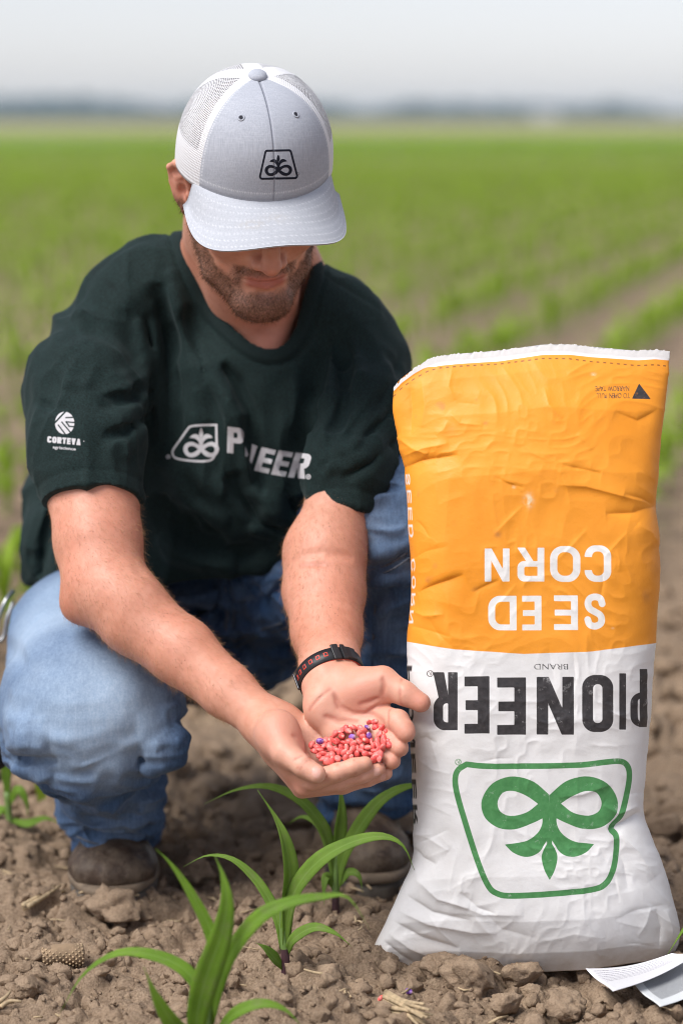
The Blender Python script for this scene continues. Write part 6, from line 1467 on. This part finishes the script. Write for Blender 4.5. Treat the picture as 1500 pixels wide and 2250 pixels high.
isA = bV[ix, 0] < W(610, 1500, 2.9)[0]; ax_ = np.where(isA[:, None], axisA, axisB); Dr = bN[ix] * .45 + ax_ * .7 + np.array([0, 0, -.25]); Dr /= np.linalg.norm(Dr, axis=1)[:, None]
strands('arm_hair', bV[ix], Dr, r_.uniform(.003, .008, len(ix)), .00008, hair_mat('arm_hair_strand', (.20, .09, .04), (.45, .26, .13), (.70, .50, .30)), seed=3, curl=.35)

# ---------------------------------------------------------------- wristband
cW = W(724, 1487, 2.874); aW = np.array([.30, -.74, -.60]); aW /= np.linalg.norm(aW); xW = np.cross(np.array([0, 0, 1.0]), aW); xW = np.array([1.0, 0, 0]) - aW * aW[0]; xW /= np.linalg.norm(xW); yW = np.cross(aW, xW)
if yW[2] < 0: yW = -yW
nphi, nwid = 120, 9; phs = np.linspace(0, 2 * np.pi, nphi, endpoint=False); wid = np.linspace(-.0095, .0095, nwid)
def wrist_r(ph_, w_off):
    d_ = np.cos(ph_) * xW + np.sin(ph_) * yW; rs = np.linspace(.012, .065, 160); P_ = cW + aW * w_off + d_ * rs[:, None]; v = aB.ev(P_)
    i = np.argmax(v > .0006); return rs[i]
RR = np.array([[wrist_r(p_, 0.0)] * nwid for p_ in phs]); RR = np.stack([np.convolve(np.concatenate([RR[-6:, k], RR[:, k], RR[:6, k]]), np.ones(7) / 7, 'same')[6:-6] for k in range(nwid)], 1); RR = np.maximum(RR, np.roll(RR, 0, 0))
def band(r_in, r_out, w0, w1, phr=None):
    Pn = []
    for (ro, wo) in ((r_in, w0), (r_out, w0 + .0012 if w0 < 0 else w0), (r_out + .0004, (w0 + w1) / 2), (r_out, w1 - .0012), (r_in, w1)):
        Pn.append(np.stack([cW + aW * wo + (np.cos(p_) * xW + np.sin(p_) * yW) * (RR[i, 0] + ro) for i, p_ in enumerate(phs)]))
    V = np.concatenate(Pn); n = nphi; Fq = grid_faces(n, 5, True); i = np.arange(n); j = (i + 1) % n
    return V, np.concatenate([Fq, np.stack([i + 4 * n, j + 4 * n, j, i], 1)])
RUB = simple('black_rubber', (.012, .012, .014), .45, 300, .2, .3); REDR = simple('red_rubber', (.52, .045, .025), .45, None, 0, .15)
V, F = band(.0002, .0030, -.0095, .0095); wb = mobj('wristband', V, F, RUB, person); wb['label'] = 'black rubber wristband with red-edged holes'
V, F = band(.0000, .0012, -.0102, .0102); mobj('inner_lining', V, F, REDR, wb)
def wbox(ph0, dphi, wc, hw, r0, r1, mat, name, bev=.0006):
    Ps = []
    for rr0 in (r0, r1):
        for wo in (wc - hw, wc + hw):
            for k_ in (-1, 0, 1):
                pp = ph0 + k_ * dphi; R0 = np.interp(pp % (2 * np.pi), np.append(phs, 2 * np.pi), np.append(RR[:, 0], RR[0, 0])); Ps.append(cW + aW * wo + (np.cos(pp) * xW + np.sin(pp) * yW) * (R0 + rr0))
    f = [[0, 1, 4, 3], [1, 2, 5, 4], [6, 9, 10, 7], [7, 10, 11, 8], [0, 6, 7, 1], [1, 7, 8, 2], [3, 4, 10, 9], [4, 5, 11, 10], [0, 3, 9, 6], [2, 8, 11, 5]]
    o = mobj(name, np.array(Ps), f, mat, wb, False); b = o.modifiers.new('soft edge', 'BEVEL'); b.width = bev; b.segments = 2; return o
for k_, pd in enumerate((96, 109, 122, 135, 148, 161, 62)):
    wbox(D2(pd), .060, 0, .0032, .0022, .0038, REDR, 'hole_rim'); wbox(D2(pd), .036, 0, .0019, .0030, .0041, RUB, 'hole')
wbox(D2(80), .10, 0, .0115, .0030, .0062, RUB, 'keeper_loop', .0012); wbox(D2(67), .07, 0, .0112, .0030, .0058, RUB, 'keeper_loop', .0012); wbox(D2(55), .22, 0, .0090, .0030, .0052, RUB, 'strap_end', .0012)
STEELD = simple('dark_steel', (.10, .10, .11), .35, None, 0, .1, 1.0)
wbox(D2(172), .045, 0, .0118, .0028, .0058, STEELD, 'buckle', .001)

# ---------------------------------------------------------------- belt clip and pouch at the hip
p0 = W(-8, 1395, 3.34); pth = spline(np.array([W(30, 1298, 3.36), W(14, 1318, 3.345), W(2, 1345, 3.34), W(-6, 1380, 3.34), W(-2, 1410, 3.34), W(10, 1395, 3.345), W(16, 1360, 3.35), W(30, 1322, 3.36)]), 40); TV, TF = tube(pth, .0026, 8); o = mobj('belt_clip', quads_to_mesh('belt_clip', TV, TF), None, simple('brushed_steel', (.45, .46, .47), .35, None, 0, .1, 1.0), person)
pb = SDF(); pb.cone(W(-40, 1560, 3.20), .030, W(-6, 1650, 3.13), .026, .01, flat=((1, 0, 0), .7)); V, F = pb.mesh(W(-6, 1650, 3.13) - .12, W(-6, 1650, 3.13) + .12, .004, B=8); po = mobj('holster', V, F, simple('black_nylon', (.010, .010, .011), .7, 200, .4, .3), person)
# =================================================================== seed in the hands
kv, kf = ico(3)
def kernel(rng, dent=True):
    x, y, z = kv[:, 0], kv[:, 1], kv[:, 2]
    wdt = .0048 * (1 - .22 * sstep(-.1, 1.0, z)); th_ = .0037 * (1 - .10 * z)
    V = np.stack([x * wdt, y * th_, z * .0062], 1)
    d = np.exp(-((x / .35) ** 2 + ((z + .55) / .5) ** 2)) * (y > 0); V[:, 1] -= d * rng.uniform(.0004, .0014)
    V = V * (1 + .06 * vnoise(kv + rng.uniform(0, 50), 1.6, 7)[:, None]); return V
def seed_mat(name, a, b, c_):
    m = M(name); c = m.co(); oi = m.n('ShaderNodeObjectInfo', 'Random'); cc = m.n('ShaderNodeVectorMath', 0, {'operation': 'ADD'}, _0=c, _1=m.n('ShaderNodeCombineXYZ', 0, None, _0=oi, _1=oi, _2=oi))
    n = m.noise(cc, 240, 4, .7); n2 = m.noise(cc, 700, 3, .7); col = m.mix(oi, a, b); col = m.mix(m.map(n, .52, .70, 0, .75), col, c_); col = m.mix(m.map(n2, .60, .72, 0, .6), col, (.80, .60, .58))
    tip = m.map(m.n('ShaderNodeSeparateXYZ', 2, None, Vector=c), .0040, .0062, 0, .75); col = m.mix(tip, col, (.80, .55, .42))
    m.set('Base Color', col); m.set('Roughness', m.map(n, .3, .7, .30, .55)); m.set('Specular IOR Level', .5); m.set('Subsurface Weight', .08); m.set('Subsurface Radius', (.004, .001, .001))
    m.set('Normal', m.bump(n, .25, .0006)); return m.m
SRED = seed_mat('red_seed_coat', (.74, .075, .070), (.84, .19, .165), (.88, .38, .34)); SPUR = seed_mat('purple_seed_coat', (.16, .05, .34), (.28, .10, .46), (.60, .45, .70))
rng = np.random.default_rng(21); kms = []
for i in range(8):
    me = mesh_data('kernel', kernel(rng), kf); kms.append(me)
poly = np.array([(498, 800), (560, 775), (640, 735), (700, 700), (735, 670), (800, 665), (870, 650), (925, 628), (975, 630), (1010, 680), (1062, 708), (1078, 755), (1055, 800), (1005, 835), (1000, 890), (955, 915), (905, 895), (850, 880), (760, 905), (690, 925), (600, 925), (520, 855)], float)
def inside(p): return poly2(np.array([p[0]]), np.array([p[1]]), poly)[0]
_gx, _gy = np.meshgrid(np.arange(480, 1101, 4.0), np.arange(600, 961, 4.0)); _gd = poly2(_gx, _gy, poly)
def INS(p): return _gd[int((p[1] - 600) / 4), int((p[0] - 480) / 4)]
def heapY(zx, zy): return (-.0075 * sstep(930, 1030, zx)) + 2.749 + (925 - zy) / 285 * .046 + .012 * ((zx - 780) / 280) ** 2 * (1 if zx < 780 else .3)
def place_seed(p, mat, i, lab, grp, R=None):
    me = kms[i % 8]
    if mat is not SRED: me = me.copy(); me.materials.clear(); me.materials.append(mat)
    elif not me.materials: me.materials.append(mat)
    o = bpy.data.objects.new('corn_kernel', me); COL.objects.link(o); o.matrix_world = Matrix.Translation(Vector(p)) @ Matrix((rrot(rng) if R is None else R).tolist()).to_4x4(); s = rng.uniform(.74, .95); o.scale = (s * rng.uniform(.9, 1.15), s * rng.uniform(.72, 1.1), s)
    tag(o, lab, 'seed', grp); return o
pts = []
tries = 0
while tries < 9000:
    tries += 1; p = np.array([rng.uniform(495, 1080), rng.uniform(625, 930)])
    if INS(p) > -8: continue
    if all(np.hypot(*(p - q_)) > 30.5 for q_ in pts): pts.append(p)
purple = [((573, 777), 'purple seed at the thumb end of the handful'), ((897, 683), 'purple seed at the top of the heap near the index finger'), ((908, 737), 'white-flecked purple seed just below another purple seed'), ((793, 747), 'purple seed half buried in the middle of the handful')]
for i, p in enumerate(pts):
    if any(np.hypot(p[0] - a[0], p[1] - a[1]) < 30 for a, _ in purple): continue
    place_seed(Z(p[0], p[1], heapY(*p) - .003 + rng.uniform(-.0025, .002)), SRED, i, 'pink-red coated corn seed heaped in the cupped hands', 'red corn seeds in the cupped hands')
for i, (a, lab) in enumerate(purple): place_seed(Z(a[0], a[1], heapY(*a) - .006), SPUR, i, lab, 'purple corn seeds in the cupped hands')
low = []
tries = 0
while tries < 5000:
    tries += 1; p = np.array([rng.uniform(495, 1080), rng.uniform(640, 940)])
    if INS(p) > -4: continue
    if all(np.hypot(*(p - q_)) > 40 for q_ in low): low.append(p)
for i, p in enumerate(low): place_seed(Z(p[0], p[1], heapY(*p) + .0055), SRED, i, 'pink-red coated corn seed heaped in the cupped hands', 'red corn seeds in the cupped hands')
print('seeds', len(pts), len(low))
for (px, py, mat, lab) in ((982, 2142, SRED, 'red seed lying under the front edge of the bag'), (837, 2194, SRED, 'red seed on the soil left of the dry stalk bits'), (898, 2178, SPUR, 'purple seed lying on the soil in front of the bag')):
    g_ = G(px, py, .012); place_seed(g_, mat, 2, lab, None)
# =================================================================== clods, stalk bits, a corn cob
def clod(seed, sub=3, rough=.34):
    V, F = ico(sub); o = seed * 7.3
    n = 1 + rough * vnoise(V + o, 1.3, 1) + rough * .55 * vnoise(V + o, 2.9, 2) + rough * .30 * vnoise(V + o, 6.1, 3) + (rough * .22 * vnoise(V + o, 13, 4) if sub > 2 else 0) + (rough * .14 * vnoise(V + o, 27, 5) if sub > 3 else 0)
    V = V * n[:, None]
    rg = np.random.default_rng(seed)
    for _ in range(5):                                   # broken faces
        d = rg.normal(size=3); d /= np.linalg.norm(d); h = rg.uniform(.55, .8); k = V @ d; V = V - np.outer(np.clip(k - h, 0, None) * .85, d)
    return V, F
m = M('clod_soil'); c = m.co('Generated'); geo = m.n('ShaderNodeNewGeometry', 'Position'); n1 = m.noise(geo, 14, 5, .7); n2 = m.noise(geo, 85, 4, .75); n3 = m.noise(geo, 380, 3, .7)
col = m.mix(m.map(n1, .3, .7), (.205, .142, .094), (.310, .223, .152)); col = m.mix(m.map(n2, .35, .7, 0, .7), col, (.365, .272, .188)); col = m.mix(m.map(n3, .45, .7, 0, .5), col, (.110, .072, .046))
m.set('Base Color', col); m.set('Roughness', .95); m.set('Specular IOR Level', .15); m.set('Normal', m.bump(m.math('ADD', n2, m.math('MULTIPLY', n3, .5)), .8, .004)); CLOD = m.m
big = [(245, 2025, .030, 'round clod of soil in front of the brown boot toe'), (1035, 2190, .033, 'large rough clod of soil in front of the white bag'), (195, 2010, .018, 'small clod beside the boot toe, left of a rounder clod'), (965, 2160, .022, 'clod touching the bottom of the bag by a red seed'), (1145, 2165, .020, 'flat clod under the front edge of the bag'), (1325, 2215, .017, 'clod below the white paper tag'), (85, 2130, .022, 'clod at lower left beside the corn cob'), (430, 1935, .027, 'broad clod in shade between the two boots'), (265, 2105, .017, 'clod right of the corn cob'), (1250, 2235, .021, 'clod at the bottom edge below the bag'), (1385, 2240, .018, 'clod in the bottom corner under the grey tag'), (1110, 2225, .018, 'clod at the bottom edge beside the large clod'), (60, 2210, .016, 'crumbled clod near the lower left corner'), (1460, 1960 - 130, .022, 'clod on open soil right of the bag'), (500, 2010, .016, 'small clod behind the nearest corn plant')]
for i, (px, py, r, lab) in enumerate(big):
    V, F = clod(i + 1, 4, .40); g_ = G(px, py); zb = float(soil_z(np.array([g_[0]]), np.array([g_[1]]))[0])
    o = mobj('soil_clod', V * r * np.array([1.15, 1.0, .85]), F, CLOD); o.location = (g_[0], g_[1] + r * .4, max(zb, 0) + r * .45); o.rotation_euler = (0, 0, i * 1.7); tag(o, lab, 'clod', 'large soil clods')
rng = np.random.default_rng(8); lib = [clod(40 + i, 2, .36) for i in range(10)]; Vs, Fs, n = [], [], 0
lib3 = [clod(60 + i, 3, .34) for i in range(8)]
NCR = 12000; uu_ = rng.uniform(size=NCR) ** 1.25; nearc = np.arange(NCR) < 9800
yc = np.where(nearc, 2.36 + 1.35 * uu_, rng.uniform(3.35, 7.5, NCR)); xc = rng.uniform(-.168, .168, NCR) * yc
rc = np.where(nearc, .0011 + .0125 * rng.uniform(size=NCR) ** 6.0, .005 + .024 * rng.uniform(size=NCR) ** 3.0)
zc = soil_z(xc, yc) * (yc < 4.2)
for i in range(NCR):
    x, y, r, z = xc[i], yc[i], rc[i], zc[i]
    if (.03 < x < .40 and 2.83 < y < 3.0): continue
    V, F = lib3[i % 8] if r > .006 else lib[i % 10]; s = r * rng.uniform(.7, 1.4, 3) * np.array([1, 1, .8])
    Vs.append((V * s) @ rotz(rng.uniform(0, 6.28)).T + np.array([x, y, z + r * rng.uniform(-.25, .25)])); Fs.append(F + n); n += len(V)
V = np.concatenate(Vs); F = np.concatenate(Fs)
tag(mobj('soil_crumbs', V, F, CLOD), 'loose crumbs of brown soil scattered over the ground', 'soil', kind='stuff')
# dry stalk bits
STRAW = simple('dry_straw', (.40, .30, .18), .8, 160, .5, .35, nscale=120)
Vs = []
ys_ = np.where(np.arange(230) < 170, 2.38 + 1.5 * rng.uniform(size=230) ** 1.2, rng.uniform(3.6, 6, 230)); xs_ = rng.uniform(-.46, .46, 230) * ys_ / 2.9; zs_ = soil_z(xs_, ys_)
for i in range(130):
    y = 2.38 + 1.5 * rng.uniform() ** 1.2 if i < 170 else rng.uniform(3.6, 6); x = rng.uniform(-.46, .46) * y / 2.9; a = rng.uniform(0, 3.14); Ls = rng.uniform(.008, .035); z = zs_[i]; x, y = xs_[i], ys_[i]
    if (.03 < x < .40 and 2.83 < y < 3.0): continue
    d = np.array([math.cos(a), math.sin(a), rng.uniform(-.15, .15)]) * Ls / 2; c_ = np.array([x, y, z + .006])
    V, F = tube(np.stack([c_ - d, c_ + np.array([0, 0, rng.uniform(-.002, .002)]), c_ + d]), rng.uniform(.0006, .0018) * np.array([1, 1.1, .7]), 5); Vs.append((V, F))
V, F = merge(Vs); tag(mobj('straw_litter', quads_to_mesh('straw_litter', V, F), None, STRAW), 'bits of pale dry straw lying among the soil crumbs', 'straw', kind='stuff')
def stalk(p0, p1, r, lab, split=3):
    A, B = G(*p0, .014), G(*p1, .016); root = empty('dry_stalk', tuple((A + B) / 2)); tag(root, lab, 'stalk', 'dry corn stalk pieces')
    for k in range(split):
        off = np.array([0, 0, .002]) * k + rng.normal(0, r * .7, 3) * np.array([1, 1, .3]); mid = (A + B) / 2 + off + np.array([0, 0, .003]); V, F = tube(spline(np.stack([A + off, mid, B + off * 2 + rng.normal(0, r, 3) * np.array([1.5, 1.5, .3])]), 8), r * np.linspace(1, .5, 8), 7); mobj('fibre', quads_to_mesh('fibre', V, F), None, STRAW, root)
stalk((845, 2200), (925, 2252), .0035, 'frayed pale stalk lying at the bottom edge left of the big clod', 6); stalk((858, 2225), (935, 2248), .0030, 'thin pale stalk splinters at the bottom edge', 4)
stalk((55, 1998), (135, 1960), .0038, 'dry stalk on the soil left of the brown boot', 3); stalk((745, 2165), (765, 2192), .0026, 'short straw piece right of the purple corn stem', 2); stalk((590, 2190), (612, 2165), .0018, 'thin straw leaning by the purple corn stem', 2)
stalk((0, 2215), (40, 2200), .0030, 'broken stalk piece at the lower left edge', 3)
# corn cob
cb = SDF(); A, B = G(90, 2105, .016), G(185, 2098, .016); g0 = (A + B) / 2; V, F = tube(spline(np.stack([A, g0 + np.array([0, 0, .003]), B]), 26), .013 * np.concatenate([[.6], np.ones(24), [.55]]), 22)
cobr = empty('corn_cob', tuple(g0)); tag(cobr, 'bare dry corn cob half sunk in the soil at lower left', 'corn cob'); COB = simple('cob_chaff', (.26, .18, .11), .9, 220, .6, .35)
mobj('core', quads_to_mesh('core', V, F), None, COB, cobr); Vs = []; ax_ = (B - A) / np.linalg.norm(B - A); s1_ = np.cross(ax_, [0, 0, 1.0]); s1_ /= np.linalg.norm(s1_); s2_ = np.cross(s1_, ax_); iV1, iF1 = ico(1)
for k in range(13):
    for j in range(14):
        a = j / 14 * 6.283 + (k % 2) * .22; p = A + (B - A) * (.05 + .9 * k / 12) + (np.cos(a) * s1_ + np.sin(a) * s2_) * .0135; Vs.append((iV1 * np.array([.0018, .0024, .0013]) + p, iF1))
V, F = merge(Vs); o = mobj('socket_cups', quads_to_mesh('socket_cups', V, F), None, simple('cob_cup', (.36, .26, .16), .9, 220, .5, .3), cobr); o['kind'] = 'stuff'
